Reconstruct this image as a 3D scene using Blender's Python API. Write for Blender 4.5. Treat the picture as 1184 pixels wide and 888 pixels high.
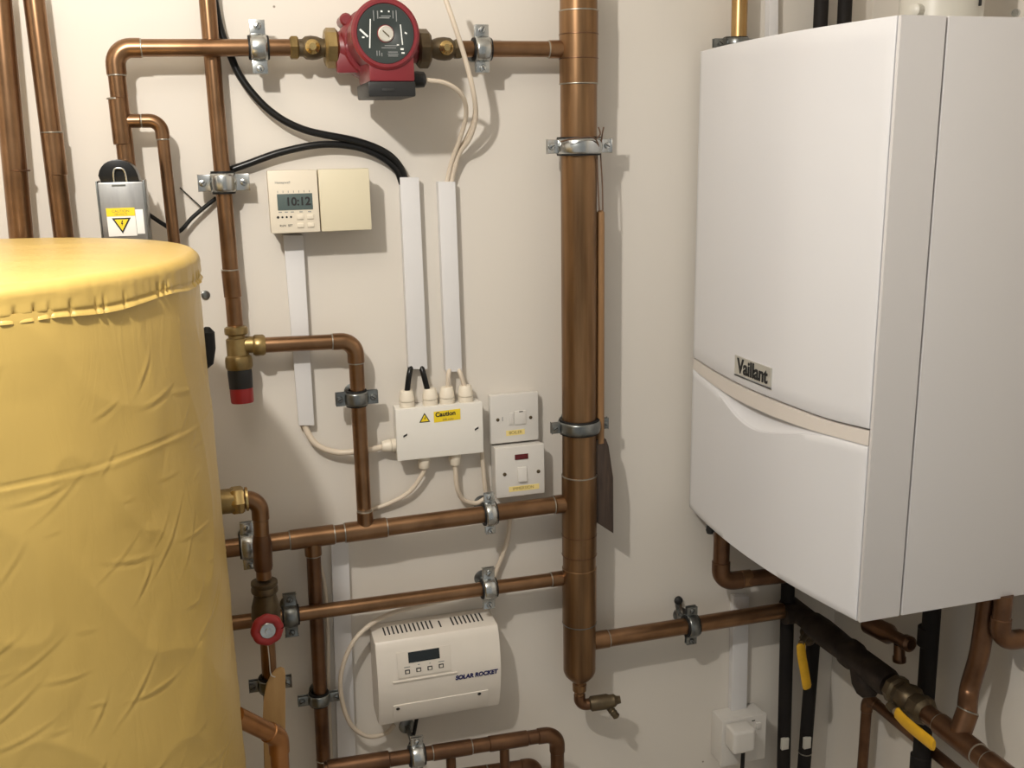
import bpy, bmesh, math, random
from mathutils import Vector as Vec, Matrix, noise
random.seed(4)
scene = bpy.context.scene
for o in list(bpy.data.objects): bpy.data.objects.remove(o)
COL = scene.collection

# ------------------------------------------------------------ camera, light, exposure
W, H, F = 1184, 888, 1155.7
YAW, PIT, ROL = [math.radians(a) for a in (16.15, 13.55, 1.08)]
CAM = Vec((0, -1.44, 1.6))
fwd = Vec((math.sin(YAW)*math.cos(PIT), math.cos(YAW)*math.cos(PIT), -math.sin(PIT)))
rt = Vec((math.cos(YAW), -math.sin(YAW), 0)); dn = fwd.cross(rt)
R2 = math.cos(ROL)*rt + math.sin(ROL)*dn
D2 = -math.sin(ROL)*rt + math.cos(ROL)*dn
cd = bpy.data.cameras.new('camera'); cam = bpy.data.objects.new('camera', cd); COL.objects.link(cam)
cd.sensor_width = 36; cd.lens = F/W*36; cd.clip_start = .01
cam.matrix_world = Matrix(((R2.x, -D2.x, -fwd.x, CAM.x), (R2.y, -D2.y, -fwd.y, CAM.y), (R2.z, -D2.z, -fwd.z, CAM.z), (0, 0, 0, 1)))
scene.camera = cam
vs = scene.view_settings
vs.view_transform = 'Standard'; vs.look = 'None'; vs.gamma = 1; vs.use_curve_mapping = False
vs.exposure = 0.0
wd = bpy.data.worlds.new('world'); scene.world = wd; wd.use_nodes = True
wd.node_tree.nodes['Background'].inputs[0].default_value = (1, 1, .955, 1)
wd.node_tree.nodes['Background'].inputs[1].default_value = .35
ld = bpy.data.lights.new('ceiling_bulb', 'POINT'); lo = bpy.data.objects.new('ceiling_bulb', ld); COL.objects.link(lo)
lo.location = (-.21, -.90, 2.04); ld.energy = 33; ld.shadow_soft_size = .02; ld.color = (1, .947, .87)

def ray(px, py):
    return R2*((px-W/2)/F) + D2*((py-H/2)/F) + fwd
def P(px, py, d=0.0):                       # a point seen at that pixel, d metres in front of the back wall
    v = ray(px, py); return CAM + v*((-d-CAM.y)/v.y)
def PX(px, py, x):                          # the same on a plane parallel to the right wall
    v = ray(px, py); return CAM + v*((x-CAM.x)/v.x)

# ------------------------------------------------------------ materials
def mat(name, col, rough=.5, metal=0.0, var=0.0, vscale=20, col2=None, bump=0.0, bscale=60, coat=0, emis=None, stretch=None, detail=4):
    m = bpy.data.materials.new(name); m.use_nodes = True
    nt = m.node_tree; b = nt.nodes['Principled BSDF']
    b.inputs['Base Color'].default_value = (*col, 1); b.inputs['Roughness'].default_value = rough; b.inputs['Metallic'].default_value = metal
    b.inputs['Coat Weight'].default_value = coat
    tc = nt.nodes.new('ShaderNodeTexCoord'); mp = nt.nodes.new('ShaderNodeMapping')
    nt.links.new(tc.outputs['Object'], mp.inputs[0])
    if stretch: mp.inputs['Scale'].default_value = stretch
    if var or col2:
        n = nt.nodes.new('ShaderNodeTexNoise'); n.inputs['Scale'].default_value = vscale; n.inputs['Detail'].default_value = detail
        nt.links.new(mp.outputs[0], n.inputs[0])
        r = nt.nodes.new('ShaderNodeValToRGB'); r.color_ramp.elements[0].position = .32; r.color_ramp.elements[1].position = .68
        c2 = col2 or tuple(c*(1-var) for c in col)
        r.color_ramp.elements[0].color = (*c2, 1); r.color_ramp.elements[1].color = (*col, 1)
        nt.links.new(n.outputs['Fac'], r.inputs[0]); nt.links.new(r.outputs[0], b.inputs['Base Color'])
    if bump:
        n2 = nt.nodes.new('ShaderNodeTexNoise'); n2.inputs['Scale'].default_value = bscale; n2.inputs['Detail'].default_value = 5
        nt.links.new(mp.outputs[0], n2.inputs[0])
        bp = nt.nodes.new('ShaderNodeBump'); bp.inputs['Strength'].default_value = bump; bp.inputs['Distance'].default_value = .004
        nt.links.new(n2.outputs['Fac'], bp.inputs['Height']); nt.links.new(bp.outputs[0], b.inputs['Normal'])
    if emis:
        b.inputs['Emission Color'].default_value = (*emis[0], 1); b.inputs['Emission Strength'].default_value = emis[1]
    return m

M = {}
M['wall'] = mat('painted_plaster', (.70, .655, .59), .62, var=.035, vscale=3.5, bump=.12, bscale=14, stretch=(1, 1, .35))
nt = M['wall'].node_tree; b = nt.nodes['Principled BSDF']; src = b.inputs['Base Color'].links[0].from_socket
tc = nt.nodes.new('ShaderNodeTexCoord'); vo = nt.nodes.new('ShaderNodeTexVoronoi'); vo.inputs['Scale'].default_value = 9
nt.links.new(tc.outputs['Object'], vo.inputs['Vector'])
cr = nt.nodes.new('ShaderNodeValToRGB'); cr.color_ramp.elements[0].position = .013; cr.color_ramp.elements[1].position = .020
cr.color_ramp.elements[0].color = (.35, .31, .27, 1); cr.color_ramp.elements[1].color = (1, 1, 1, 1)
nt.links.new(vo.outputs['Distance'], cr.inputs[0])
mx = nt.nodes.new('ShaderNodeMix'); mx.data_type = 'RGBA'; mx.blend_type = 'MULTIPLY'; mx.inputs['Factor'].default_value = 1
nt.links.new(src, mx.inputs['A']); nt.links.new(cr.outputs[0], mx.inputs['B']); nt.links.new(mx.outputs['Result'], b.inputs['Base Color'])
M['floor'] = mat('grey_floor_paint', (.42, .38, .33), .6, var=.3, vscale=9)
M['ceiling'] = mat('ceiling_paint', (.70, .67, .62), .8, var=.03)
M['copper'] = mat('aged_copper', (.295, .168, .089), .28, .9, col2=(.20, .11, .056), vscale=22, detail=6)
M['copper_dark'] = mat('tarnished_copper', (.20, .105, .055), .36, .85, col2=(.12, .063, .036), vscale=30, detail=6)
M['copper_gold'] = mat('golden_copper', (.56, .37, .16), .3, .9, col2=(.44, .27, .11), vscale=20)
M['copper_bright'] = mat('bright_copper', (.55, .27, .11), .33, .85, col2=(.42, .2, .08), vscale=24)
M['header'] = mat('streaked_copper', (.30, .172, .082), .34, .8, col2=(.125, .068, .031), vscale=26, stretch=(2.2, 2.2, .16), detail=7)
M['solder'] = mat('solder', (.46, .43, .37), .38, .9, var=.3, vscale=90)
M['brass'] = mat('aged_brass', (.36, .26, .11), .36, .85, col2=(.22, .155, .065), vscale=40)
M['brass_dark'] = mat('tarnished_brass', (.15, .115, .065), .45, .7, col2=(.09, .065, .04), vscale=50)
M['brass_bright'] = mat('yellow_brass', (.66, .49, .22), .25, .95, col2=(.5, .36, .15), vscale=40)
M['zinc'] = mat('zinc_plated_steel', (.60, .61, .60), .25, .95, col2=(.42, .44, .44), vscale=70)
M['zinc_dark'] = mat('worn_zinc', (.27, .28, .27), .3, .9, col2=(.16, .17, .17), vscale=60)
M['rubber'] = mat('black_rubber', (.018, .019, .019), .55, bump=.05)
M['black_cable'] = mat('black_sheath', (.014, .014, .015), .28)
M['black_plastic'] = mat('black_plastic', (.03, .033, .034), .42, bump=.05, bscale=300)
M['foam'] = mat('black_pipe_insulation', (.012, .011, .011), .6, col2=(.02, .017, .015), vscale=14)
M['lagging_shade'] = mat('dark_lagging_and_shade', (.038, .028, .021), .6, col2=(.018, .013, .011), vscale=40, bump=.3, bscale=60)  # lagging colour; on the tee it stands in for shade
M['white_cable'] = mat('white_sheath', (.66, .57, .46), .42, var=.05)
M['trunk'] = mat('white_trunking', (.70, .69, .69), .4, var=.02)
M['white'] = mat('white_plastic', (.66, .635, .595), .38, var=.03, vscale=8)
M['gland'] = mat('ivory_nylon', (.78, .71, .59), .42)
M['grey_white'] = mat('pale_grey_plastic', (.78, .755, .70), .42, var=.02)
M['cream'] = mat('cream_plastic', (.645, .585, .43), .45, var=.03, vscale=6)
M['cream_light'] = mat('pale_cream_plastic', (.69, .625, .51), .45, var=.03, vscale=6)
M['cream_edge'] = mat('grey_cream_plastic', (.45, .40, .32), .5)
M['controller'] = mat('cream_white_plastic', (.74, .69, .62), .42, var=.03)
M['controller_panel'] = mat('beige_plastic', (.70, .65, .58), .42)
M['lcd'] = mat('grey_lcd', (.085, .115, .11), .25)
M['lcd_dark'] = mat('dark_lcd', (.012, .017, .019), .2)
M['ink'] = mat('black_ink', (.012, .012, .012), .6)
M['ink_blue'] = mat('blue_ink', (.012, .014, .10), .5)
M['ink_white'] = mat('white_ink', (.7, .72, .7), .5)
M['ink_grey'] = mat('grey_ink', (.22, .23, .23), .5)
M['ink_brown'] = mat('faded_ink', (.30, .22, .06), .6)
M['yellow'] = mat('yellow_vinyl', (.83, .62, .02), .45)
M['paper'] = mat('label_white', (.82, .81, .77), .5)
M['tape'] = mat('pale_yellow_tape', (.80, .66, .27), .5)
M['pump_red'] = mat('red_enamel', (.185, .016, .022), .38, var=.2, vscale=25, coat=.2)
M['pump_plate'] = mat('dark_green_plate', (.026, .034, .032), .38)
M['red'] = mat('red_plastic', (.33, .02, .022), .4)
M['neon'] = mat('red_neon_lens', (.10, .008, .010), .25)
M['aluminium'] = mat('brushed_aluminium', (.36, .36, .355), .36, .8, col2=(.28, .28, .28), vscale=30, stretch=(3, 3, .5))
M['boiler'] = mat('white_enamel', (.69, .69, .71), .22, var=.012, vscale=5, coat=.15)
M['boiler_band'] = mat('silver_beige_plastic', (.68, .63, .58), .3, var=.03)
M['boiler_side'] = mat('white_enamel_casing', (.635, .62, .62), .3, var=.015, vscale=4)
M['seam_shade'] = mat('painted_seam_shade', (.05, .05, .05), .6)  # shade of the door seams, put into the colour
M['chrome'] = mat('badge_silver', (.58, .56, .50), .3, .3)
M['wood'] = mat('pale_wood', (.60, .39, .17), .55, col2=(.50, .31, .13), vscale=14, stretch=(6, 6, .6))
M['wood_rod'] = mat('orange_wood', (.31, .17, .07), .5, col2=(.24, .125, .05), vscale=20, stretch=(5, 5, .4))
M['wood_dark'] = mat('weathered_wood', (.070, .045, .031), .7, col2=(.035, .023, .017), vscale=22, stretch=(6, 6, .6), bump=.2)
M['lever'] = mat('yellow_lever_sleeve', (.72, .40, .015), .45, var=.15, vscale=60)
M['cord'] = mat('brown_cord', (.13, .07, .04), .8)
M['string'] = mat('white_string', (.7, .66, .6), .8)
M['pvc'] = mat('ivory_enamel', (.55, .53, .47), .35)

for k_, c_, sp_ in (('black_cable', .009, .3), ('foam', None, .12), ('rubber', .012, .25), ('black_plastic', .02, .3), ('lagging_shade', None, .15)):
    b_ = M[k_].node_tree.nodes['Principled BSDF']; b_.inputs['Specular IOR Level'].default_value = sp_
    if c_: b_.inputs['Base Color'].default_value = (c_, c_, c_, 1)
# yellow vinyl jacket with creases
mj = mat('yellow_jacket_vinyl', (.585, .405, .112), .42, col2=(.545, .37, .094), vscale=5, coat=.35)
mj.node_tree.nodes['Principled BSDF'].inputs['Coat Roughness'].default_value = .32
nt = mj.node_tree; b = nt.nodes['Principled BSDF']
tc = nt.nodes.new('ShaderNodeTexCoord'); mp = nt.nodes.new('ShaderNodeMapping'); mp.inputs['Rotation'].default_value = (.5, .7, .3); mp.inputs['Scale'].default_value = (1.3, 1.3, .4)
nt.links.new(tc.outputs['Object'], mp.inputs[0])
n1 = nt.nodes.new('ShaderNodeTexNoise'); n1.inputs['Scale'].default_value = 7; n1.inputs['Detail'].default_value = 2; n1.inputs['Distortion'].default_value = .6
n3 = nt.nodes.new('ShaderNodeTexNoise'); n3.inputs['Scale'].default_value = 30; n3.inputs['Detail'].default_value = 2; n3.inputs['Distortion'].default_value = 2.0
nt.links.new(mp.outputs[0], n1.inputs[0]); nt.links.new(mp.outputs[0], n3.inputs[0])
ma = nt.nodes.new('ShaderNodeMath'); ma.operation = 'MULTIPLY_ADD'; ma.inputs[1].default_value = .3
nt.links.new(n3.outputs['Fac'], ma.inputs[0]); nt.links.new(n1.outputs['Fac'], ma.inputs[2])
bp = nt.nodes.new('ShaderNodeBump'); bp.inputs['Strength'].default_value = .30; bp.inputs['Distance'].default_value = .006
nt.links.new(ma.outputs[0], bp.inputs['Height']); nt.links.new(bp.outputs[0], b.inputs['Normal'])
M['jacket'] = mj

# ------------------------------------------------------------ mesh builder
def frame(d, up=None):
    d = d.normalized()
    up = up or (Vec((0, 0, 1)) if abs(d.z) < .9 else Vec((1, 0, 0)))
    x = up.cross(d).normalized(); y = d.cross(x)
    return x, y, d

class MB:
    def __init__(self): self.bm = bmesh.new()
    def tube(self, pts, r, seg=18, caps=True, sx=1.0, sup=None):
        pts = [Vec(p) for p in pts]; n = len(pts); bm = self.bm
        rr = r if isinstance(r, (list, tuple)) else [r]*n
        tang = []
        for i in range(n):
            a = pts[max(0, i-1)]; c = pts[min(n-1, i+1)]; t = c-a
            tang.append(t.normalized() if t.length > 1e-9 else Vec((0, 0, 1)))
        x, y, _ = frame(tang[0], sup); rings = []
        for i in range(n):
            if i:
                q = tang[i-1].rotation_difference(tang[i]); x = (q @ x).normalized(); y = tang[i].cross(x)
            rings.append([bm.verts.new(pts[i] + (x*math.cos(a)*sx + y*math.sin(a))*rr[i]) for a in [2*math.pi*k/seg for k in range(seg)]])
        for i in range(n-1):
            for k in range(seg):
                bm.faces.new((rings[i][k], rings[i][(k+1) % seg], rings[i+1][(k+1) % seg], rings[i+1][k]))
        if caps:
            bm.faces.new(rings[0][::-1]); bm.faces.new(rings[-1])
        return self
    def lathe(self, prof, o, d, seg=24, up=None, caps=True):        # prof = [(radius, distance along d)]
        x, y, d = frame(Vec(d), up); o = Vec(o); bm = self.bm; rings = []
        for r, h in prof:
            rings.append([bm.verts.new(o + d*h + (x*math.cos(2*math.pi*k/seg) + y*math.sin(2*math.pi*k/seg))*r) for k in range(seg)])
        for i in range(len(rings)-1):
            for k in range(seg):
                bm.faces.new((rings[i][k], rings[i][(k+1) % seg], rings[i+1][(k+1) % seg], rings[i+1][k]))
        if caps:
            bm.faces.new(rings[0][::-1]); bm.faces.new(rings[-1])
        return self
    def nut(self, r, w, o, d, seg=6):                                # chamfered hexagon
        return self.lathe([(r*.86, 0), (r, w*.18), (r, w*.82), (r*.86, w)], Vec(o)-Vec(d).normalized()*w/2, d, seg)
    def box(self, c, size, bev=.001, x=None, y=None, z=None, seg=2):
        c = Vec(c); x = (x or Vec((1, 0, 0))).normalized(); z = (z or Vec((0, 0, 1))).normalized(); y = y.normalized() if y else z.cross(x).normalized()
        r = bmesh.ops.create_cube(self.bm, size=1)
        for v in r['verts']:
            l = v.co.copy(); v.co = c + x*l.x*size[0] + y*l.y*size[1] + z*l.z*size[2]
        if bev > 0:
            es = list({e for v in r['verts'] for e in v.link_edges})
            bmesh.ops.bevel(self.bm, geom=es, offset=min(bev, min(size)*.45), segments=seg, affect='EDGES', profile=.6)
        return self
    def hexa(self, q0, q1, bev=.001):                                # solid between two quads (lists of 4 points)
        a = [self.bm.verts.new(p) for p in q0]; b = [self.bm.verts.new(p) for p in q1]
        fs = [self.bm.faces.new(a[::-1]), self.bm.faces.new(b)]
        for i in range(4): fs.append(self.bm.faces.new((a[i], a[(i+1) % 4], b[(i+1) % 4], b[i])))
        if bev:
            es = list({e for f in fs for e in f.edges}); bmesh.ops.bevel(self.bm, geom=es, offset=bev, segments=2, affect='EDGES', profile=.6)
        return self
    def prism(self, pts, ext, bev=0):                                # closed outline swept by the vector ext
        a = [self.bm.verts.new(Vec(p)) for p in pts]; b = [self.bm.verts.new(Vec(p)+Vec(ext)) for p in pts]; n = len(a)
        fs = [self.bm.faces.new(a[::-1]), self.bm.faces.new(b)]
        for i in range(n): fs.append(self.bm.faces.new((a[i], a[(i+1) % n], b[(i+1) % n], b[i])))
        if bev:
            es = list({e for f in fs[:2] for e in f.edges}); bmesh.ops.bevel(self.bm, geom=es, offset=bev, segments=2, affect='EDGES', profile=.6)
        return self
    def grid(self, fn, nu, nv, closed=False):
        vv = [[self.bm.verts.new(fn(i/nu, j/nv)) for j in range(nv+1)] for i in range(nu if closed else nu+1)]
        for i in range(nu):
            for j in range(nv):
                i2 = (i+1) % nu if closed else i+1
                self.bm.faces.new((vv[i][j], vv[i2][j], vv[i2][j+1], vv[i][j+1]))
        return self
    def build(self, name, m, parent=None, origin=None, ang=38):
        bm = self.bm
        bmesh.ops.recalc_face_normals(bm, faces=bm.faces[:])
        o3 = Vec(origin) if origin is not None else Vec((0, 0, 0))
        for v in bm.verts: v.co -= o3
        for f in bm.faces: f.smooth = True
        lim = math.radians(ang)
        for e in bm.edges:
            if len(e.link_faces) == 2 and e.calc_face_angle(0) > lim: e.smooth = False
        me = bpy.data.meshes.new(name); bm.to_mesh(me); bm.free(); me.materials.append(M[m] if isinstance(m, str) else m)
        ob = bpy.data.objects.new(name, me); COL.objects.link(ob)
        if parent: ob.parent = parent
        elif origin is not None: ob.location = o3
        return ob

class Thing:
    def __init__(s, name, label, cat, loc, group=None):
        s.e = bpy.data.objects.new(name, None); COL.objects.link(s.e); s.e.empty_display_size = .02
        s.loc = Vec(loc); s.e.location = s.loc; s.e['label'] = label; s.e['category'] = cat
        if group: s.e['group'] = group
    def part(s, name, mb, m, parent=None, label=None, ang=38):
        o = mb.build(name, m, parent or s.e, s.loc, ang)
        if label: o['label'] = label
        return o
    def text(s, name, body, size, m, pos, x, up, parent=None, align='CENTER', shear=0, ext=.0002, sx=1.0, bold=0):
        cu = bpy.data.curves.new('t', 'FONT'); cu.body = body; cu.size = size; cu.align_x = align; cu.align_y = 'CENTER'; cu.extrude = ext; cu.shear = shear; cu.offset = bold
        to = bpy.data.objects.new('t', cu); COL.objects.link(to)
        bpy.context.view_layer.update()
        me = bpy.data.meshes.new_from_object(to.evaluated_get(bpy.context.evaluated_depsgraph_get()))
        bpy.data.objects.remove(to); bpy.data.curves.remove(cu)
        x = x.normalized(); up = up.normalized(); n = x.cross(up)
        for v in me.vertices:
            l = v.co.copy(); v.co = Vec(pos) + x*l.x*sx + up*l.y + n*l.z - s.loc
        me.name = name; me.materials.clear(); me.materials.append(M[m])
        ob = bpy.data.objects.new(name, me); COL.objects.link(ob); ob.parent = parent or s.e
        return ob

def single(name, mb, m, label, cat, origin, group=None, ang=38):
    o = mb.build(name, m, None, origin, ang); o['label'] = label; o['category'] = cat
    if group: o['group'] = group
    return o
def struct(name, mb, m):
    o = mb.build(name, m); o['kind'] = 'structure'; return o

def spline(pts, n=10):
    pts = [Vec(p) for p in pts]; q = [pts[0]*2-pts[1]] + pts + [pts[-1]*2-pts[-2]]; out = []
    for i in range(1, len(q)-2):
        for k in range(n):
            t = k/n; a, b_, c, d = q[i-1], q[i], q[i+1], q[i+2]
            out.append(.5*((2*b_) + (c-a)*t + (2*a-5*b_+4*c-d)*t*t + (3*b_-a-3*c+d)*t**3))
    out.append(pts[-1]); return out
def arc(a, c, b, rad, n=10):                # rounded corner at c between a and b
    u = (a-c).normalized(); v = (b-c).normalized(); ang = u.angle(v); tl = rad/math.tan(ang/2)
    tl = min(tl, (a-c).length*.98, (b-c).length*.98); rad = tl*math.tan(ang/2)
    m = (u+v).normalized(); cen = c + m*(rad/math.sin(ang/2)); p0 = c+u*tl-cen; p1 = c+v*tl-cen; tot = p0.angle(p1); out = []
    ax = p0.cross(p1).normalized()
    for k in range(n+1): out.append(cen + Matrix.Rotation(tot*k/n, 3, ax) @ p0)
    return out, tl
def ring(t, c, d, r, m='solder', parent=None, w=.0011):
    d = Vec(d).normalized()
    t.part('solder_ring', MB().lathe([(r*.97, -w), (r*1.03, -w*.5), (r*1.035, 0), (r*1.03, w*.5), (r*.97, w)], c, d, 20), m, parent)
def collar(t, a, b, r, m='copper', name='coupling', rings=True):
    d = (b-a); L = d.length
    o = t.part(name, MB().lathe([(r*1.0, 0), (r*1.1, .0012), (r*1.1, L-.0012), (r*1.0, L)], a, d, 20), m)
    if rings: ring(t, a, d, r*1.03, parent=o); ring(t, b, d, r*1.03, parent=o)
    return o
def run(t, pts, r, m='copper', fit='elbow', rad=None, fm=None, rings=True):
    """a pipe run: straight tubes joined by elbows (or by smooth bends)"""
    pts = [Vec(p) for p in pts]; fm = fm or m
    if fit == 'bend':
        path = [pts[0]]
        for i in range(1, len(pts)-1): path += arc(pts[i-1], pts[i], pts[i+1], rad or r*4, 12)[0]
        path.append(pts[-1]); t.part('tube', MB().tube(path, r), m); return
    start = pts[0]; rad = rad or r*1.9
    for i in range(1, len(pts)):
        end = pts[i]
        if i < len(pts)-1:
            a, tl = arc(pts[i-1], pts[i], pts[i+1], rad)
            u = (pts[i-1]-pts[i]).normalized(); v = (pts[i+1]-pts[i]).normalized(); ex = r*1.1
            e0 = a[0]+u*ex; e1 = a[-1]+v*ex
            o = t.part('elbow', MB().tube([e0-u*-.0001, e0-u*.001] + a + [e1-v*.001, e1], [r*1.0, r*1.12] + [r*1.12]*len(a) + [r*1.12, r*1.0], 20), fm)
            if rings: ring(t, e0, u, r*1.05, parent=o); ring(t, e1, v, r*1.05, parent=o)
            end = a[0]
        t.part('tube', MB().tube([start, end], r), m)
        if i < len(pts)-1: start = a[-1]
def tee(t, c, d, br, r, rb, L=None, Lb=None, m='copper', rings=True):
    """tee fitting at c: body along d, branch towards br"""
    d = d.normalized(); br = br.normalized(); L = L or r*3.2; Lb = Lb or r+rb*1.6
    mb = MB().lathe([(r, 0), (r*1.12, .001), (r*1.12, L-.001), (r, L)], c-d*L/2, d, 20)
    mb.lathe([(rb*1.12, 0), (rb*1.12, Lb-.001), (rb, Lb)], c, br, 20)
    o = t.part('tee', mb, m)
    if rings:
        ring(t, c-d*L/2, d, r*1.05, parent=o); ring(t, c+d*L/2, d, r*1.05, parent=o); ring(t, c+br*Lb, br, rb*1.05, parent=o)
    return o

YN = Vec((0, -1, 0)); XA = Vec((1, 0, 0)); ZA = Vec((0, 0, 1))
def clamp(c, axis, r, label, n=YN, dist=None, w=.021, ear=.020, dark=False, name='pipe_clamp', group='rubber lined pipe clamps', tilt=0, rot=0, plate=True):
    """two-piece rubber lined clip: band, two ears with screws, lining, rod and wall plate"""
    c = Vec(c); a = Vec(axis).normalized(); n = n - a*n.dot(a); n.normalize()
    if rot: n = Matrix.Rotation(rot, 3, a) @ n
    e = n.cross(a).normalized(); zm = 'zinc_dark' if dark else 'zinc'
    t = Thing(name, label, 'pipe clamp', c, group)
    ri = r+.0003; ro = r+.0042
    t.part('rubber_lining', MB().lathe([(ri, -w*.62), (ro, -w*.62), (ro+.0005, -w*.5), (ro+.0005, w*.5), (ro, w*.62), (ri, w*.62)], c, a, 28, caps=False), 'rubber')
    for s in (1, -1):                        # front and back half bands
        mb = MB()
        def f(u, v, s=s):
            th = math.pi*(u*.94+.03); cr = ro+.0007 + .0016*math.sin(math.pi*v)
            return c + (n*math.sin(th)*s + e*math.cos(th))*cr + a*(v-.5)*w
        mb.grid(f, 20, 6)
        o = t.part('band', mb, zm)
        sm = o.modifiers.new('thickness', 'SOLIDIFY'); sm.thickness = .0012; sm.offset = 0
        for q in (1, -1):
            ln = ear if q == 1 else ear*.92
            fl = MB().box(c + e*q*(ro+ln/2-.001) + n*s*.0030, (ln, w*.92, .0022), .0009, e, a, n)
            t.part('flange', fl, 'zinc' if (s == 1 and not dark) else zm, o)
    for q in (1, -1):
        p = c + e*q*(ro+ear*.56)
        mb = MB().lathe([(.0046, 0), (.0048, .001), (.004, .0025), (.0022, .0031)], p+n*.0040, n, 14)
        mb.lathe([(.0022, 0), (.0022, .013)], p-n*.0095, n, 10)
        so = t.part('screw', mb, zm)
        t.part('screw_slot', MB().box(p+n*.0071, (.0068, .0012, .0006), 0, (e+a*.6*q), None, n), 'ink', so)
    dist = dist if dist is not None else -c.y
    if plate:
        t.part('rod', MB().tube([c-n*(ro+.001), c-n*(dist-.001)], .004, 10), 'zinc_dark')
        t.part('wall_plate', MB().lathe([(.013, 0), (.013, .0015), (.007, .004)], c-n*(dist-.0004), n, 18), 'zinc_dark')
    return t

# ------------------------------------------------------------ the room
WX = 1.02
struct('wall_back', MB().box((-.1, .05, 1.15), (2.24, .1, 2.3), 0), 'wall')
struct('wall_right', MB().box((WX+.05, -.95, 1.15), (.1, 2.1, 2.3), 0), 'wall')
struct('wall_left_unseen', MB().box((-1.0, -.40, 1.15), (.1, .8, 2.3), 0), 'wall')  # unseen wall, kept short so ambient light enters from the left front
struct('floor', MB().box((.05, -.9, -.05), (2.2, 2.0, .1), 0), 'floor')
struct('ceiling', MB().box((.05, -.9, 2.35), (2.2, 2.0, .1), 0), 'ceiling')

# ------------------------------------------------------------ yellow jacketed cylinder
CX, CY, CR, CZ = -.268, -.370, .250, 1.507
t = Thing('hot_water_cylinder', 'large hot water cylinder in a creased yellow insulating jacket, left foreground', 'hot water cylinder', (CX, CY, 0))
creases = []
rc = random.Random(11)
for k in range(210):                          # short pulled creases in the vinyl: (angle, height, length, slope, depth)
    creases.append((rc.uniform(-math.pi*.95, .5), rc.uniform(.75, 1.44), rc.uniform(.010, .055), rc.choice((rc.uniform(.4, 1.6), rc.uniform(-.25, .3))), rc.uniform(.0002, .0008)))
def body(u, v):
    a = math.radians(-170+180*(u/.84)) if u < .84 else math.radians(10+180*((u-.84)/.16)); z = .55*v/.06 if v < .06 else .55+.928*(v-.06)/.94
    q = Vec((math.cos(a)*1.3, math.sin(a)*1.3, z*1.6))
    r = CR-.003 + .0022*noise.noise(q*1.5)
    z2 = z + .10*math.sin(a*1.0+.4)
    r += .0009*noise.noise(Vec((a*2.2-z2*3.5, a*1.0+z2*9, 3)))+.0022*max(0, noise.noise(Vec((a*3+z*2, z*11-a*2.5, 9)))-.2) + .0012*(1-abs(noise.noise(Vec((a*2.5-z, z*8+a*1.6, 21)))))**6
    if a < .6:
        for ca, cz, L, sl, dp in creases:
            da = (a-ca)*CR; dz = z-cz
            if abs(da) > .1 or abs(dz) > .1: continue
            n_ = math.hypot(1, sl); al = (da+sl*dz)/n_; ac = (dz-sl*da)/n_ - .12*al*al/L
            if abs(al) < L*1.5 and abs(ac) < .014:
                e_ = math.exp(-(al/L/.6)**2); r += dp*e_*(math.exp(-(ac/.0017)**2)-.8*math.exp(-((ac+.003)/.0021)**2))
    dz = z-1.341+.003*noise.noise(q*2)
    r += .0005*math.exp(-((dz+.003)/.003)**2) - .0011*math.exp(-(dz/.0012)**2)*(.4+.6*max(0, min(1, -math.sin(a)*1.6-.3)))
    r -= .001*max(0, (z-1.44)/.04)
    return Vec((CX+r*math.cos(a), CY+r*math.sin(a), z))
t.part('jacket_wrap', MB().grid(body, 480, 420, True), 'jacket', ang=80)
rc = random.Random(3)
slits = [(rc.uniform(-math.pi, math.pi), rc.uniform(.3, 1), rc.uniform(.003, .0065)) for k in range(130)]
def lid(u, v):
    a = u*2*math.pi; q = Vec((math.cos(a), math.sin(a), 0)); RL = CR-.0015
    gather = noise.noise(q*11)*.6 + noise.noise(q*29)*.45
    sl = 0
    for sa, sd_, sw in slits:
        d_ = (a-sa+math.pi) % (2*math.pi)-math.pi
        if abs(d_) < .08: sl += sd_*(math.exp(-(d_/sw)**2)-.2*math.exp(-((d_-.03)/.02)**2))
    if v < .5:
        k = v/.5; r = (RL-.011)*k; z = CZ + .0016*noise.noise(Vec((r*math.cos(a)*7, r*math.sin(a)*26, 1)))*(1-k**4) - .006*k**5
    elif v < .72:
        k = (v-.5)/.22; th = k*math.pi/2; r = RL-.011+.011*math.sin(th); z = CZ-.006-.011*(1-math.cos(th)); r += .0010*gather*k
    else:
        k = (v-.72)/.28; kk = max(0, min(1, (k-.25)/.4)); r = RL + .0014*gather - .0038*sl*kk + .0012*max(0, k-.8)/.2 - .0012*math.exp(-((k-.78)/.08)**2); z = CZ-.017 - k*(.020+.003*noise.noise(q*5+Vec((0, 0, 4)))) - .0007*sl*k
    return Vec((CX+r*math.cos(a), CY+r*math.sin(a), z))
t.part('jacket_lid', MB().grid(lid, 1300, 60, True), 'jacket', ang=80)

# ------------------------------------------------------------ copper pipes, top left
D = .048
t = Thing('copper_pipe', 'thick copper pipe rising at the far left edge of the picture', 'pipe', P(26, 270, .045))
a, c = P(-3, -20, .045), P(30, 330, .045); run(t, [a, c], .0145); ring(t, P(20, 197, .045), a-c, .0147, 'copper_dark')
t = Thing('copper_pipe', 'copper pipe behind the cylinder, second from the left edge, one solder joint halfway', 'pipe', P(76, 270, .042))
a, c = P(37, -20, .042), P(81, 330, .042); run(t, [a, c], .0125); collar(t, P(60, 153, .042), P(66, 203, .042), .0118, rings=False); ring(t, P(60, 153, .042), a-c, .0132)

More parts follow.
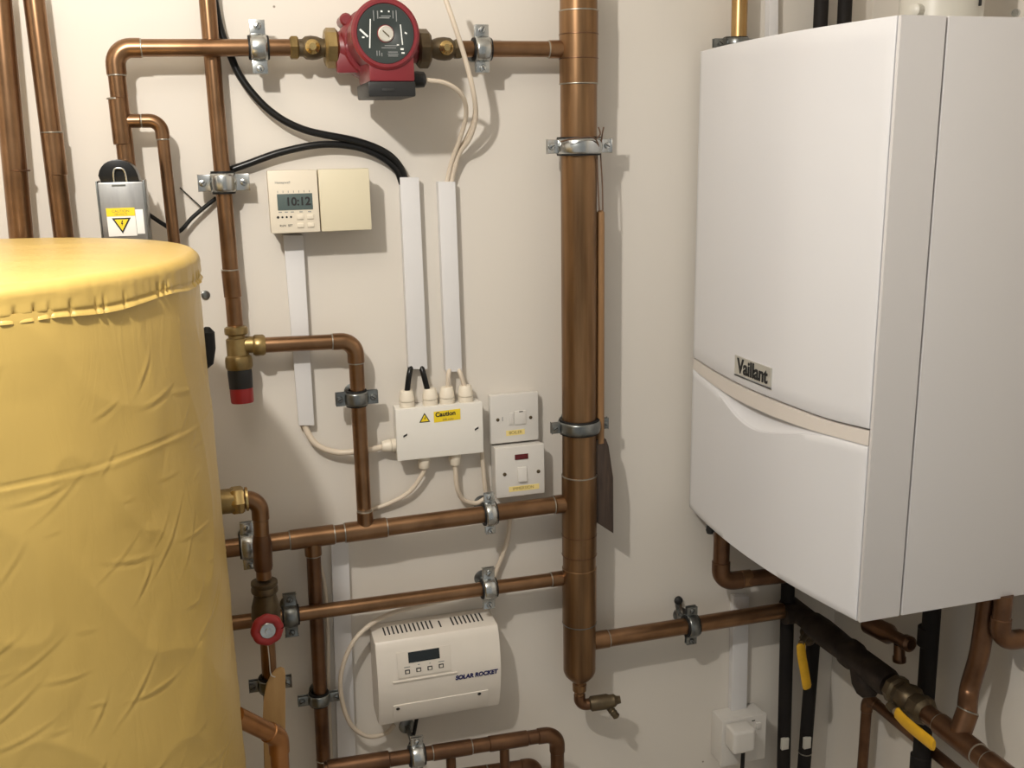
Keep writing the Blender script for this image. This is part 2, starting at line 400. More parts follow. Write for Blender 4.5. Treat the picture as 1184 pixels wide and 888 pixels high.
# pump loop pipe with its tee and small branch
t = Thing('copper_pipe', 'copper pipe running left from the red pump, then down to the silver actuator', 'pipe', P(130, 55, D))
E0 = P(131.5, 55.5, D); Z0 = E0.z; dn1 = P(152, 235, D)
run(t, [P(346, 55, D), E0, dn1], .0108)
tc_ = P(139.5, 140, D); tee(t, tc_, dn1-E0, XA, .0108, .0078, L=.058, Lb=.024, rings=False); ring(t, P(134.5, 114, D), dn1-E0, .0115)
br = P(186, 139, D); br.z = tc_.z
run(t, [tc_, br, P(207, 330, D)], .0078)

# right of the pump to the header
t = Thing('copper_pipe', 'short copper pipe between the red pump and the tall header pipe', 'pipe', P(590, 57, D))
a, c = P(520, 56.5, D), P(662, 57, D); run(t, [a, c], .0108); collar(t, P(634, 57, D), c, .0112, rings=False); ring(t, P(634, 57, D), c-a, .0115)

# pipe down to the bypass valve
C0, C1 = P(238, -20, .03), P(272.5, 382, .03)
t = Thing('copper_pipe', 'vertical copper pipe from the top edge down to the brass bypass valve', 'pipe', C1)
run(t, [C0, C1], .0108); collar(t, P(266, 312, .03), P(269.5, 344, .03), .0108, rings=False); ring(t, P(266, 312, .03), C0-C1, .0115)
# from bypass valve right and down
t = Thing('copper_pipe', 'copper pipe from the brass bypass valve, turning down left of the junction box', 'pipe', P(410, 395, .04))
run(t, [P(306, 399, .04), P(410.5, 394, .04), P(422, 606, .04)], .0108)

# ------------------------------------------------------------ header
HD = .050
h0, h1 = P(669, -25, HD), P(670, 771, HD); hx = (h1-h0).normalized()
def hp(py): return h0 + (h1-h0)*((P(669.5, py, HD)-h0).dot(hx)/(h1-h0).length)
t = Thing('header_pipe', 'tall thick brown copper header pipe with silver solder bands, centre of the wall', 'header pipe', hp(760))
hb = t.part('barrel', MB().tube([h0+(h1-h0)*k/30 for k in range(31)], .0263, 40, False), 'header')
o = t.part('end_cap', MB().lathe([(.0264, 0), (.0262, .006), (.0235, .013), (.0165, .021), (.0105, .026), (.0100, .030), (.0115, .031), (.0112, .042), (.0085, .045), (.0085, .05)], h1, hx, 36, caps=True), 'header')
for y0, y1 in ((13, 97), (548, 640), (655, 719)):
    p, q = hp(y0), hp(y1); L = (q-p).length
    t.part('tee_sleeve', MB().lathe([(.0262, 0), (.0274, .001), (.0274, L-.001), (.0262, L)], p, hx, 40, caps=False), 'header')
for y, m_ in ((13, 'solder'), (97, 'solder'), (40, 'copper_dark'), (68, 'copper_dark'), (549, 'solder'), (640, 'copper_dark'), (617, 'copper_dark'), (719, 'zinc_dark')):
    ring(t, hp(y), hx, .0272, m_, w=.0013)
# drain elbow and drain cock under the header
dc = h1+hx*.05
t2 = Thing('drain_cock', 'small drain cock on an elbow under the thick header pipe', 'drain cock', dc)
e1 = dc + hx*.016; e2 = e1 + Vec((.010, -.003, .001))
t2.part('elbow', MB().tube([dc] + arc(dc, e1+hx*.004, e1+hx*.004+Vec((.03, -.006, .002)), .012)[0] + [e1+hx*.004+Vec((.022, -.004, .002))], .0095, 18), 'copper_dark')
q0 = e1+hx*.004+Vec((.016, -.003, .001)); q1 = q0+Vec((.045, -.012, .006))
t2.part('body', MB().lathe([(.009, 0), (.0125, .003), (.0125, .03), (.0105, .034), (.0105, .042), (.007, .046), (.006, .052)], q0, q1-q0, 20), 'brass_dark')
s0 = q0+(q1-q0)*.55
t2.part('spout', MB().lathe([(.0058, 0), (.0058, .018), (.0066, .019), (.0058, .022), (.0066, .024), (.0058, .027), (.0062, .032), (.004, .034)], s0, Vec((.55, -.25, -.8)), 16), 'brass_dark')

# ------------------------------------------------------------ sloping-looking horizontals into the header
PD = .048
t = Thing('copper_pipe', 'upper of two long copper pipes running from the cylinder to the header, with a tee', 'pipe', P(420, 612, PD))
a, c = P(250, 636, PD), P(661, 581, PD); z_ = (a.z+c.z)/2
run(t, [a, c], .0133)
dx = (c-a).normalized()
def on(px, A, B, d):                         # point of segment A-B above picture column px
    lo_, hi_ = 0., 1.
    for _ in range(40):
        m_ = (lo_+hi_)/2; q = A+(B-A)*m_; v = q-CAM; X_ = v.dot(R2)/v.dot(fwd)*F+W/2
        if X_ < px: lo_ = m_
        else: hi_ = m_
    return A+(B-A)*lo_
up1, lo1 = a, c
tee(t, on(423, a, c, PD), dx, ZA, .0133, .0108, L=.062, Lb=.030)
tee(t, on(361, a, c, PD), dx, -ZA, .0133, .0110, L=.064, Lb=.028)
collar(t, on(641, a, c, PD), c, .0133, rings=False); ring(t, on(640, a, c, PD), dx, .0139)
t = Thing('copper_pipe', 'lower of two long copper pipes running to the header, above the cream controller', 'pipe', P(480, 695, .042))
a3, c3 = P(258, 722, .042), P(661, 667, .042); run(t, [a3, c3], .0110); collar(t, on(637, a3, c3, 0), c3, .0110, rings=False); ring(t, on(637, a3, c3, 0), c3-a3, .0115)
t = Thing('copper_pipe', 'copper pipe from the header right to the dark pipework under the boiler', 'pipe', P(800, 724, .044))
ar, cr_ = P(680, 742, .044), P(905, 706, .044); run(t, [ar, cr_], .0138); collar(t, ar, on(703, ar, cr_, 0), .0135, rings=False); ring(t, on(703, ar, cr_, 0), cr_-ar, .0143)
# vertical pipe below first tee
t = Thing('copper_pipe', 'vertical copper pipe dropping from the tee to the bottom edge, left of the trunking', 'pipe', P(375, 870, .028))
a, c = P(362, 632, .028), P(376, 920, .028); run(t, [a, c], .0106, 'copper_dark'); ring(t, P(374, 878, .028), c-a, .0110)
VP0, VP1 = a, c
# bottom pipe assembly
BD = .085
t = Thing('copper_pipe', 'dark copper pipe under the controller, elbow at its right end turning down', 'pipe', P(640, 848, BD))
a, e, c = P(375, 890, BD), P(644, 848, BD), P(645, 915, BD); run(t, [a, e, c], .0112, 'copper_dark', rings=False); dx = (e-a).normalized()
collar(t, on(378, a, e, 0), on(450, a, e, 0), .0125, 'copper_dark', rings=False)
collar(t, on(500, a, e, 0), on(545, a, e, 0), .0112, 'copper_dark'); collar(t, on(565, a, e, 0), on(610, a, e, 0), .0112, 'copper_dark', rings=False)
ring(t, on(628, a, e, 0), dx, .0120)
for px in (521, 583):
    p = on(px, a, e, 0); run(t, [p, p-ZA*.08], .0078, 'copper_dark')
BA, BE = a, e
t = Thing('copper_pipe', 'lowest short copper pipe at the bottom edge, below the elbowed dark pipe', 'pipe', P(590, 885, .03))
run(t, [P(520, 897, .03), P(620, 883, .03), P(622, 930, .03)], .0095, 'copper_dark', rings=False); ring(t, P(563, 891, .03), XA, .0102)

# ------------------------------------------------------------ clamps
clamp(P(299, 55, D), XA, .0108, 'pipe clamp on the upper pipe left of the red pump')
clamp(P(557, 57, D), XA, .0108, 'pipe clamp between the red pump and the header', ear=.018)
clamp(P(258, 211, .03), C1-C0, .0108, 'pipe clamp on the vertical pipe left of the cream thermostat', w=.024)
clamp(hp(169), hx, .0274, 'large clamp around the header level with the thermostat, dark cord tied to it', ear=.019)
clamp(hp(492), hx, .0263, 'large clamp around the header beside the two wall switches', w=.018, ear=.017, dark=True)
clamp(P(412, 460, .04), P(422, 606, .04)-P(410.5, 394, .04), .0108, 'pipe clamp on the short vertical pipe left of the junction box', dark=True, w=.019, ear=.016)
clamp(on(566, up1, lo1, 0), lo1-up1, .0133, 'pipe clamp on the upper long pipe just below the switches', w=.017, ear=.017)
clamp(on(287, up1, lo1, 0), lo1-up1, .0133, 'pipe clamp on the upper long pipe close to the yellow cylinder', w=.02)
clamp(on(565, a3, c3, 0), c3-a3, .0110, 'pipe clamp on the lower long pipe above the controller', w=.02)
clamp(on(336, a3, c3, 0), c3-a3, .0110, 'pipe clamp on the lower long pipe beside the red handwheel', w=.02, dark=True)
clamp(P(369, 807, .028), VP1-VP0, .0106, 'pipe clamp on the vertical pipe left of the controller', w=.017, dark=True)
clamp(on(799, ar, cr_, 0), cr_-ar, .0138, 'pipe clamp on the pipe between header and boiler', w=.018, ear=.017, dark=True)
clamp(on(482, BA, BE, 0), BE-BA, .0118, 'pipe clamp on the bottom pipe below the controller', w=.020, ear=.016)
# old bracket on the wall near that pipe
p = P(785, 703, .004)
t = Thing('wall_bracket', 'small dark metal bracket on the wall above the header to boiler pipe', 'bracket', p)
t.part('strap', MB().box(p+Vec((0, 0, -.003)), (.012, .004, .034), .0015, z=Vec((-.15, 0, 1))), 'zinc')
t.part('screw', MB().lathe([(.0075, 0), (.0075, .003), (.005, .006), (.002, .007)], p+Vec((-.002, 0, .015)), YN, 14), 'ink')

# ------------------------------------------------------------ red circulating pump with its valves
pc = P(446, 39, .15); pa = Vec((pc.x, -D, pc.z)); zx = P(437, 56, D).z
pa.z = zx; mc = Vec((pc.x, 0, pc.z))
t = Thing('circulating_pump', 'red central heating pump with a round dark face plate on the upper pipe', 'pump', pa)
mb = MB().lathe([(.028, .012), (.042, .022), (.0465, .034), (.0465, .062), (.041, .07)], Vec((mc.x, 0, (pc.z+zx)/2)), YN, 32)
mb.lathe([(.018, -.058), (.021, -.045), (.025, -.025), (.031, 0), (.025, .025), (.021, .045), (.018, .058)], pa, XA, 24)
mb.box((mc.x-.003, -.060, pc.z-.026), (.098, .014, .030), .004)
for q in ((-.036, .026), (.036, .026), (-.036, -.030), (.036, -.030)):
    mb.lathe([(.0085, -.03), (.0085, .004), (.006, .007)], (mc.x+q[0], -.058, pc.z+q[1]), YN, 12)
t.part('housing', mb, 'pump_red')
mb = MB().lathe([(.038, .070), (.0395, .080), (.0405, .14), (.0425, .144), (.0425, .149), (.0395, .1515), (.036, .1515), (.0355, .1495)], Vec((mc.x, 0, mc.z)), YN, 48)
mh = t.part('motor_head', mb, 'pump_red')
pl = t.part('face_plate', MB().lathe([(.0352, .1478), (.0352, .1502), (.012, .1502), (.0095, .1490)], Vec((mc.x, 0, mc.z)), YN, 48), 'pump_plate')
f0 = Vec((mc.x, -.1503, mc.z))
mb = MB().lathe([(.0095, -.002), (.0095, .0012), (.0082, .002), (.0078, .0014)], f0, YN, 28); sc = t.part('vent_screw', mb, 'chrome')
t.part('screw_slot', MB().box(f0+Vec((0, -.0017, 0)), (.0105, .0008, .0020), 0, x=Vec((1, 0, -.9))), 'brass_dark', sc)
for x, z, w_, h_, r_ in ((-.0195, .0, .0014, .034, -4), (-.027, .0005, .0022, .013, 48), (-.028, -.0045, .003, .002, 0), (.0195, -.001, .0013, .024, 4), (.025, .001, .003, .0018, -30), (.0195, -.018, .004, .0022, 0), (.0205, -.0225, .004, .0018, 0), (-.004, .026, .0024, .002, 0), (.005, .026, .0018, .0018, 0), (.0145, -.013, .0026, .0014, 0)):
    a_ = math.radians(r_); t.part('printed_mark', MB().box(f0+Vec((x, -.0001, z)), (w_, .0004, h_), 0, x=Vec((math.cos(a_), 0, math.sin(a_))), z=Vec((-math.sin(a_), 0, math.cos(a_)))), 'ink_white', pl)
for x, z, w_, h_ in ((-.001, .0185, .013, .0012), (.001, .0205, .012, .0010), (-.009, .022, .0012, .009), (-.014, .021, .001, .012), (.010, .0225, .001, .009), (.014, .021, .001, .013), (.006, -.014, .016, .0008), (.003, -.0165, .018, .0008), (.008, -.0215, .012, .001), (.008, -.024, .013, .001), (.008, -.0262, .012, .001), (-.012, -.023, .001, .006), (-.009, -.023, .001, .006), (-.006, -.0245, .001, .004)):
    t.part('printed_mark', MB().box(f0+Vec((x, -.0001, z)), (w_, .0004, h_), 0), 'ink_grey', pl)
tb0 = P(424, 66, .148); tb1 = P(480, 94, .148); tbx = (P(427, 80, .148).x+tb1.x)/2; tbw = tb1.x-P(427, 80, .148).x
t.part('terminal_box', MB().box((tbx, -.100, (tb0.z+tb1.z)/2+.004), (tbw, .095, tb0.z-tb1.z+.008), .003), 'pump_red')
tz = P(450, 112, .145).z
tcv = t.part('terminal_cover', MB().box((tbx-.001, -.098, (tb1.z+tz)/2), (tbw+.003, .100, tb1.z-tz), .0025), 'black_plastic')
t.part('emblem', MB().box((tbx-.006, -.1486, (tb1.z+tz)/2-.001), (.016, .0008, .0035), .0008), 'ink', tcv)
t.part('cable_gland', MB().lathe([(.0095, 0), (.0100, .004), (.0105, .012), (.0098, .021), (.007, .023)], Vec((tbx+tbw/2-.002, -.11, P(488, 92, .11).z)), XA, 16), 'black_plastic')
for sgn, px_n, px_b, px_c, lab in ((-1, 383, 360, 340, 'brass isolating valve on the left of the red pump'), (1, 489, 513, 529, 'brass isolating valve on the right of the red pump')):
    o_ = Vec((0, -D, zx)); v = Thing('isolating_valve', lab, 'valve', (P(px_b, 55, D).x, -D, zx), 'pump isolating valves')
    xn, xb, xc = P(px_n, 57, D).x, P(px_b, 55, D).x, P(px_c, 55, D).x
    v.part('union_nut', MB().nut(.0255, .018, (xn, -D, zx), XA, 8), 'brass' if sgn < 0 else 'brass_dark')
    v.part('body', MB().lathe([(.0125, 0), (.0115, abs(xn-xb)*.4), (.0145, abs(xn-xb)*.7), (.0155, abs(xn-xb)), (.0145, abs(xn-xb)*1.3), (.0112, abs(xn-xb)*1.45), (.0112, abs(xn-xc))], (xn, -D, zx), XA*-1 if sgn < 0 else XA, 20), 'brass_dark')
    v.part('spindle', MB().lathe([(.0095, .008), (.0095, .0175), (.0075, .019), (.0045, .0225), (.003, .0225)], (xb, -D, zx), YN, 16), 'brass_bright')
    v.part('compression_nut', MB().nut(.0160 if sgn < 0 else .0140, .011, (xc, -D, zx), XA), 'brass' if sgn < 0 else 'brass_dark')

# ------------------------------------------------------------ bypass valve, red and black knob
vb = P(276, 398, .04); ax = (P(280, 458, .045)-P(272, 370, .035)).normalized()
t = Thing('bypass_valve', 'brass angle valve with black and red cap, below the vertical pipe at left', 'valve', vb)
v0 = P(272.5, 377, .036)
t.part('compression_nut', MB().lathe([(.0125, 0), (.0155, .002), (.016, .0065), (.0155, .011), (.0115, .013), (.0115, .018)], v0, ax, 20), 'brass')
mb = MB().lathe([(.0125, .016), (.0150, .018), (.0150, .034), (.0150, .040), (.0175, .042), (.0185, .047), (.0185, .056), (.0165, .060)], v0, ax, 28)
cb = v0+ax*.026
mb.lathe([(.0115, 0), (.0115, .022), (.014, .023)], cb, P(306, 398, .04)-cb, 20)
t.part('body', mb, 'brass')
t.part('outlet_nut', MB().nut(.0150, .017, P(303, 399, .04)+Vec((-.004, 0, 0)), P(410.5, 394, .04)-P(306, 399, .04), 8), 'brass')
t.part('cap', MB().lathe([(.0162, 0), (.0166, .004), (.0160, .026)], v0+ax*.060, ax, 28), 'black_plastic')
t.part('dial', MB().lathe([(.0158, 0), (.0156, .018), (.0148, .0205), (.004, .0207)], v0+ax*.086, ax, 28), 'red', label='red dial end')

# ------------------------------------------------------------ motorised valve actuator
q = [P(112, 212, .105), P(165, 209, .105), P(176, 300, .105), P(121, 302, .105)]
wv = (q[1]-q[0]).length; xm = (q[0].x+q[1].x+q[2].x+q[3].x)/4; zt = (q[0].z+q[1].z)/2; zb = q[2].z
t = Thing('valve_actuator', 'silver metal motorised valve head with a yellow warning label, behind the cylinder top', 'valve actuator', (xm, -.08, zb))
bx = t.part('housing', MB().box((xm, -.082, (zt+zb)/2), (wv, .046, zt-zb), .002), 'aluminium')
t.part('edge_strip', MB().box((xm-wv/2-.0008, -.082, (zt+zb)/2), (.0018, .049, zt-zb+.003), .0004), 'zinc_dark')
t.part('edge_strip', MB().box((xm+wv/2+.0008, -.082, (zt+zb)/2), (.0018, .049, zt-zb+.003), .0004), 'zinc_dark')
hood = [Vec((xm-wv*.42, -.1, zt))] + [Vec((xm-.002+wv*.44*math.cos(a), -.1, zt+.027*math.sin(a)**.8)) for a in [math.pi*(1-k/14) for k in range(1, 14)]] + [Vec((xm+wv*.42, -.1, zt))]
t.part('end_cover', MB().prism(hood, (0, .04, 0), .001), 'black_cable')
t.part('lever', MB().tube(spline([(xm-.007, -.101, zt-.002), (xm-.0065, -.104, zt+.011), (xm-.003, -.1045, zt+.0165), (xm+.006, -.1045, zt+.014), (xm+.008, -.103, zt-.002)], 6), .0013, 10), 'zinc')
yf = -.1053
t.part('slot', MB().box((xm-.002, yf, zt-.004), (.016, .0006, .002), 0), 'zinc_dark', bx)
lx, lz = xm-.003, P(140, 257, .105).z
lbw = .033; lab = t.part('label', MB().box((lx, yf, lz), (lbw, .0006, .034), .0001), 'paper', label='white label with a warning triangle')
t.part('label_band', MB().box((lx, yf-.0004, lz+.0125), (lbw, .0005, .010), 0), 'yellow', lab)
t.text('lettering', 'CAUTION', .0045, 'ink_brown', (lx, yf-.0007, lz+.0135), XA, ZA, lab); t.text('lettering', '230 VOLTS', .0032, 'ink_brown', (lx, yf-.0007, lz+.0098), XA, ZA, lab)
def tri(t, c, s, par, inv=False, thin=.0004):
    k = -1 if inv else 1
    def T(sz, y): return [Vec((c[0]-sz*.5, y, c[2]-k*sz*.29)), Vec((c[0]+sz*.5, y, c[2]-k*sz*.29)), Vec((c[0], y, c[2]+k*sz*.577))]
    o = t.part('warning_triangle', MB().prism(T(s, c[1]), (0, -thin, 0)), 'ink', par)
    t.part('triangle_field', MB().prism(T(s*.72, c[1]-thin), (0, -.0002, 0)), 'yellow', par)
    b_ = [(.03, .26), (.10, .26), (.05, .06), (.11, .06), (-.02, -.2), (.02, -.02), (-.06, -.02)]
    t.part('bolt_symbol', MB().prism([Vec((c[0]+x*s*.75, c[1]-thin-.0002, c[2]+z*s*.75+k*.04*s)) for x, z in b_], (0, -.0002, 0)), 'ink', par)
tri(t, (lx, yf-.0004, lz-.0010), .022, lab, True)
t.part('small_label', MB().box((lx+lbw/2+.005, yf, lz), (.009, .0006, .030), .0001), 'paper', bx)
# grey strap and wire between actuator and clamp
t = Thing('actuator_cable', 'grey flex bent in a V from the silver actuator up towards the clamp', 'cable', P(205, 266, .03))
t.part('sheath', MB().tube(spline([P(172, 248, .05), P(190, 260, .04), P(206, 268, .02), P(222, 252, .016), P(236, 240, .014), P(250, 229, .01)]), .0028, 10), 'rubber')
t.part('wire', MB().tube([P(208, 217, .004), P(234, 241, .010)], .0009, 8), 'black_cable')

# ------------------------------------------------------------ cables
def cable(label, pts, r, m='white_cable', name='cable', group=None):
    pp = [P(*p) for p in pts]
    single(name, MB().tube(spline(pp), r, 12), m, label, 'cable', pp[-1], group)
cable('black cable sweeping down from the top edge, behind the upper pipe, into the trunking', [(246, -12, .016), (254, 30, .016), (263, 55, .016), (280, 92, .018), (312, 128, .022), (352, 150, .024), (412, 163, .022), (445, 176, .020), (462, 192, .013), (470, 212, .009)], .0050, 'black_cable')
cable('black cable arching from the clamp beside the thermostat into the trunking', [(262, 198, .012), (285, 190, .014), (325, 176, .016), (372, 167, .018), (412, 170, .017), (440, 181, .016), (458, 196, .012), (465, 212, .008)], .0050, 'black_cable')
cable('white cable curving from the pump gland into the right hand trunking', [(492, 92.5, .11), (516, 96.5, .10), (534, 110, .085), (539, 132, .06), (532, 160, .035), (522, 188, .016), (515, 218, .009)], .0032)
cable('white cable dropping from the top edge in front of the pipe into the trunking', [(512, -10, .10), (524, 25, .10), (537, 65, .09), (547, 105, .08), (550, 135, .06), (543, 160, .04), (530, 180, .02), (520, 218, .008)], .0034)
cable('thin white cable beside the dropping one, entering the same trunking', [(512, -10, .088), (524, 25, .088), (537, 65, .078), (547, 105, .068), (548.5, 135, .049), (539, 160, .031), (525.5, 182, .013), (517.5, 218, .0075)], .0028)
cable('left black cable from trunking into the junction box gland', [(476, 420, .011), (473, 434, .02), (470, 458, .018)], .0042, 'black_cable')
cable('right black cable from trunking into the second junction box gland', [(486, 420, .011), (490, 434, .02), (496, 458, .018)], .0042, 'black_cable')
cable('left white cable from trunking into the third junction box gland', [(520, 424, .011), (518.5, 434, .02), (517, 458, .018)], .0034)
cable('right white cable from trunking into the fourth junction box gland', [(529, 424, .011), (533, 434, .02), (540, 458, .018)], .0034)
cable('white cable curving from the thermostat trunking into the side of the junction box', [(352, 480, .008), (354, 496, .010), (366, 514, .014), (390, 523, .016), (420, 521, .022), (442, 517, .016)], .0046)
cable('white cable from the left lower gland sweeping down behind the vertical pipe', [(491, 536, .018), (489, 547, .018), (474, 568, .014), (450, 582, .010), (418, 593, .006)], .0034)
cable('white cable from the right lower gland looping to the pipe clamp', [(526, 534, .018), (527, 550, .018), (529, 566, .016), (536, 578, .012), (550, 582, .010), (560, 577, .010)], .0036)
cable('white cable dropping from the right end of the junction box', [(557, 520, .014), (559, 545, .014), (562, 570, .012), (566, 590, .006), (567, 602, .006)], .0034)
cable('white cable looping below the lower long pipe and left of the controller', [(590, 596, .012), (587, 622, .012), (577, 652, .010), (560, 682, .012), (500, 697, .016), (448, 711, .022), (414, 735, .036), (397, 768, .04), (394, 800, .04), (404, 835, .036), (424, 851, .03), (446, 848, .02), (456, 838, .02)], .0035)
cable('thin white cable running down behind the vertical pipe, left of the trunking', [(362, 640, .006), (374, 668, .006), (379, 720, .006), (380, 790, .006), (384, 905, .006)], .0030)
cable('dark flex hanging from the underside of the controller', [(482, 830, .02), (478, 850, .02), (472, 868, .016)], .0032, 'black_cable')

# ------------------------------------------------------------ trunking
def trunk(label, tl, tr, bl, brr, d=.016, m='trunk', group=None, foot=None):
    q0 = [P(*tl, 0), P(*tr, 0), P(*brr, 0), P(*bl, 0)]
    f = [P(*tl, d), P(*tr, d), P(*brr, d), P(*bl, d)]
    q0 = [Vec((p.x, -.0004, p.z)) for p in f]
    t = Thing('cable_trunking', label, 'trunking', (q0[3]+q0[2])/2, group)
    ba = [p.copy() for p in q0]; mid = [Vec((p.x, -d+.004, p.z)) for p in f]
    t.part('base', MB().hexa(ba, mid, .0005), m)
    ins = [p.copy() for p in f]
    b2 = [Vec((p.x+(-.0006 if i in (0, 3) else .0006), -d+.0042, p.z)) for i, p in enumerate(f)]
    f2 = [Vec((p.x+(-.0006 if i in (0, 3) else .0006), p.y, p.z)) for i, p in enumerate(f)]
    t.part('lid', MB().hexa(b2, f2, .001), m)
    return t
trunk('white trunking hanging from the cream thermostat', (328, 272), (350, 272), (346, 492), (363, 492))
trunk('white trunking carrying the two black cables to the junction box', (463, 205), (484, 205), (473, 427), (494, 427), .018)
trunk('white trunking right of the black cable one, taking the white pump cables', (507, 210), (526, 210), (516, 430), (534, 430), .018)
trunk('white trunking from the upper long pipe down to the bottom edge', (383, 618), (402, 618), (392, 905), (412, 905), .012)
trunk('short white trunking above the double height socket', (849, 690), (866, 690), (846, 822), (863, 822), .014)

# ------------------------------------------------------------ thermostat programmer
d = .060
q = [P(308, 197, d), P(427, 195, d), P(430, 265, d), P(314, 271, d)]
x0, x1, z1, z0 = (q[0].x+q[3].x)/2, (q[1].x+q[2].x)/2, (q[0].z+q[1].z)/2, (q[2].z+q[3].z)/2
t = Thing('thermostat', 'cream programmable thermostat with grey display on the wall', 'thermostat', ((x0+x1)/2, -.001, z0))
xs = P(369, 230, d).x; w_, h_ = x1-x0, z1-z0; zc = (z0+z1)/2
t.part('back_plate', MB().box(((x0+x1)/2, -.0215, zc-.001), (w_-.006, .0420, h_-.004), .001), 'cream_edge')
fl = t.part('control_face', MB().box(((x0+xs)/2-.0003, -.5*(d+.0418), zc), (xs-x0-.0008, d-.0418, h_), .002), 'cream_light')
t.part('flap', MB().box(((xs+x1)/2+.0003, -.5*(d+.0418), zc), (x1-xs-.0008, d-.0418, h_), .002), 'cream')
yf = -d-.0002
def tp(px, py): p = P(px, py, d); return Vec((p.x, yf, p.z))
l0, l1 = tp(320, 224.5), tp(362, 242)
lc = t.part('display', MB().box((l0+l1)/2, (l1.x-l0.x, .0008, l0.z-l1.z), .0004) if False else MB().box((l0+l1)/2, (abs(l1.x-l0.x), .0008, abs(l0.z-l1.z)), .0002), 'lcd', fl)
t.text('digits', '10:12', .0150, 'ink', (l0+l1)/2+Vec((.004, -.0006, 0)), XA, ZA, lc, bold=.0004)
t.text('brand_name', 'Honeywell', .0046, 'ink_grey', tp(326.5, 211), XA, ZA, fl)
mk = MB()
for k in range(7): mk.box(tp(321+k*6.1, 222-.15*k), (.0007, .0004, .0028), 0)
for k in range(5): mk.box(tp((324, 331, 338, 348, 358)[k], 245.5-.2*k), (.0042, .0004, .0011), 0)
t.part('scale_marks', mk, 'ink_grey', fl)
mk = MB()
for k in range(4): mk.lathe([(.0018 if k == 0 else .0014, 0), (.0014, .0004)], tp(321.5+k*5, 251.4-.2*k), YN, 10)
t.part('indicator_dots', mk, 'ink', fl)
t.text('lettering', 'RUN  SET', .0040, 'ink', tp(331, 261), XA, ZA, fl)
for px, py in ((347, 251), (358.8, 250.6), (347.5, 260.5), (359.5, 260)):
    t.part('button', MB().box(tp(px, py), (.0088, .0026, .0058), .0008), 'cream_light', fl)
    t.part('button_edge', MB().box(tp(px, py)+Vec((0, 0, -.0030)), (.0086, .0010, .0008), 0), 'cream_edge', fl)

# ------------------------------------------------------------ junction box
d = .034
q = [P(457, 474, d), P(557, 465.5, d), P(559, 523, d), P(461, 533, d)]
x0, x1, z1, z0 = (q[0].x+q[3].x)/2, (q[1].x+q[2].x)/2, (q[0].z+q[1].z)/2, (q[2].z+q[3].z)/2; zc = (z0+z1)/2; w_ = x1-x0; h_ = z1-z0
t = Thing('junction_box', 'pale grey junction box with cable glands and yellow caution label', 'junction box', ((x0+x1)/2, -.001, z0))
t.part('body', MB().box(((x0+x1)/2, -.0127, zc+.0005), (w_-.002, .0245, h_-.002), .0015), 'grey_white')
fc = t.part('cover', MB().box(((x0+x1)/2, -.0295, zc), (w_+.002, .009, h_+.001), .002), 'grey_white')
yf = -d-.0002
def jp(px, py, o=0): p = P(px, py, d); return Vec((p.x, yf-o, p.z))
for px, py in ((468.5, 503.5), (551, 495.5)):
    s_ = t.part('screw', MB().lathe([(.0036, 0), (.0034, .0006)], jp(px, py), YN, 14), 'grey_white', fc); t.part('screw_slot', MB().box(jp(px, py, .0007), (.0066, .0004, .0030), .0002, x=Vec((1, 0, .5))), 'ink', s_)
la = t.part('label', MB().box(jp(517, 480.5), (.0405, .0005, .0165), 0, x=Vec((1, 0, .035))), 'yellow', fc, label='yellow caution sticker')
t.text('lettering', 'Caution', .0095, 'ink', jp(515, 478.5, .0004), Vec((1, 0, .03)), ZA, la, bold=.0003); t.text('lettering', '240 volts', .0046, 'ink_brown', jp(518, 484.5, .0004), Vec((1, 0, .03)), ZA, la)
tri(t, jp(491, 484.5), .0165, fc)
def gland(p, d_, s=1.0, nm='gland'):
    o = t.part('gland', MB().lathe([(.0105*s, -.002), (.0118*s, 0), (.0118*s, .008*s)], p, d_, 16), 'gland')
    t.part('gland_nut', MB().lathe([(.0116*s, .0086*s), (.0121*s, .0100*s), (.0118*s, .0125*s), (.0098*s, .0235*s), (.0088*s, .0252*s), (.0052*s, .0254*s)], p, d_, 12), 'gland', o)
for px in (470.5, 497.5, 517, 538.5):
    p = P(px, 466, .018); gland(Vec((p.x, -.018, z1)), ZA, .98)
p = P(452, 515, .016); gland(Vec((x0, -.016, p.z)), -XA, .82)
for px in (490, 526):
    p = P(px, 530, .018); gland(Vec((p.x, -.018, z0)), -ZA, .8)

# ------------------------------------------------------------ wall switches
def plate(name, label, quad, d, back, parts):
    q = [P(*p, d) for p in quad]
    x0, x1, z1, z0 = (q[0].x+q[3].x)/2, (q[1].x+q[2].x)/2, (q[0].z+q[1].z)/2, (q[2].z+q[3].z)/2; zc = (z0+z1)/2; cx = (x0+x1)/2; w_ = x1-x0; h_ = z1-z0
    t = Thing(name, label, 'switch', (cx, -.001, z0))
    t.part('back_box', MB().box((cx, -back/2-.0004, zc), (w_-.003, back, h_-.003), .002), 'white')
    f = t.part('face_plate', MB().box((cx, -(back+d)/2, zc), (w_, d-back, h_), .0022), 'white')
    return t, f, lambda px, py, o=0: Vec((P(px, py, d).x, -d-.0001-o, P(px, py, d).z))
t, f, sp = plate('fused_spur', 'white fused connection unit with blank face, upper of the two wall switches', [(565.5, 458), (622.5, 453), (623, 509), (568.5, 513.5)], .018, .009, None)
for px, py in ((575.5, 485.5), (613.5, 482.5)):
    s_ = t.part('screw', MB().lathe([(.0027, 0), (.0027, .0006), (.002, .0011)], sp(px, py), YN, 12), 'brass_dark', f)
t.part('fuse_carrier', MB().box(sp(601, 482.5), (.0185, .004, .0215), .001), 'white', f)
t.part('flex_cover', MB().box(sp(591, 484), (.007, .003, .019), .001), 'white', f)
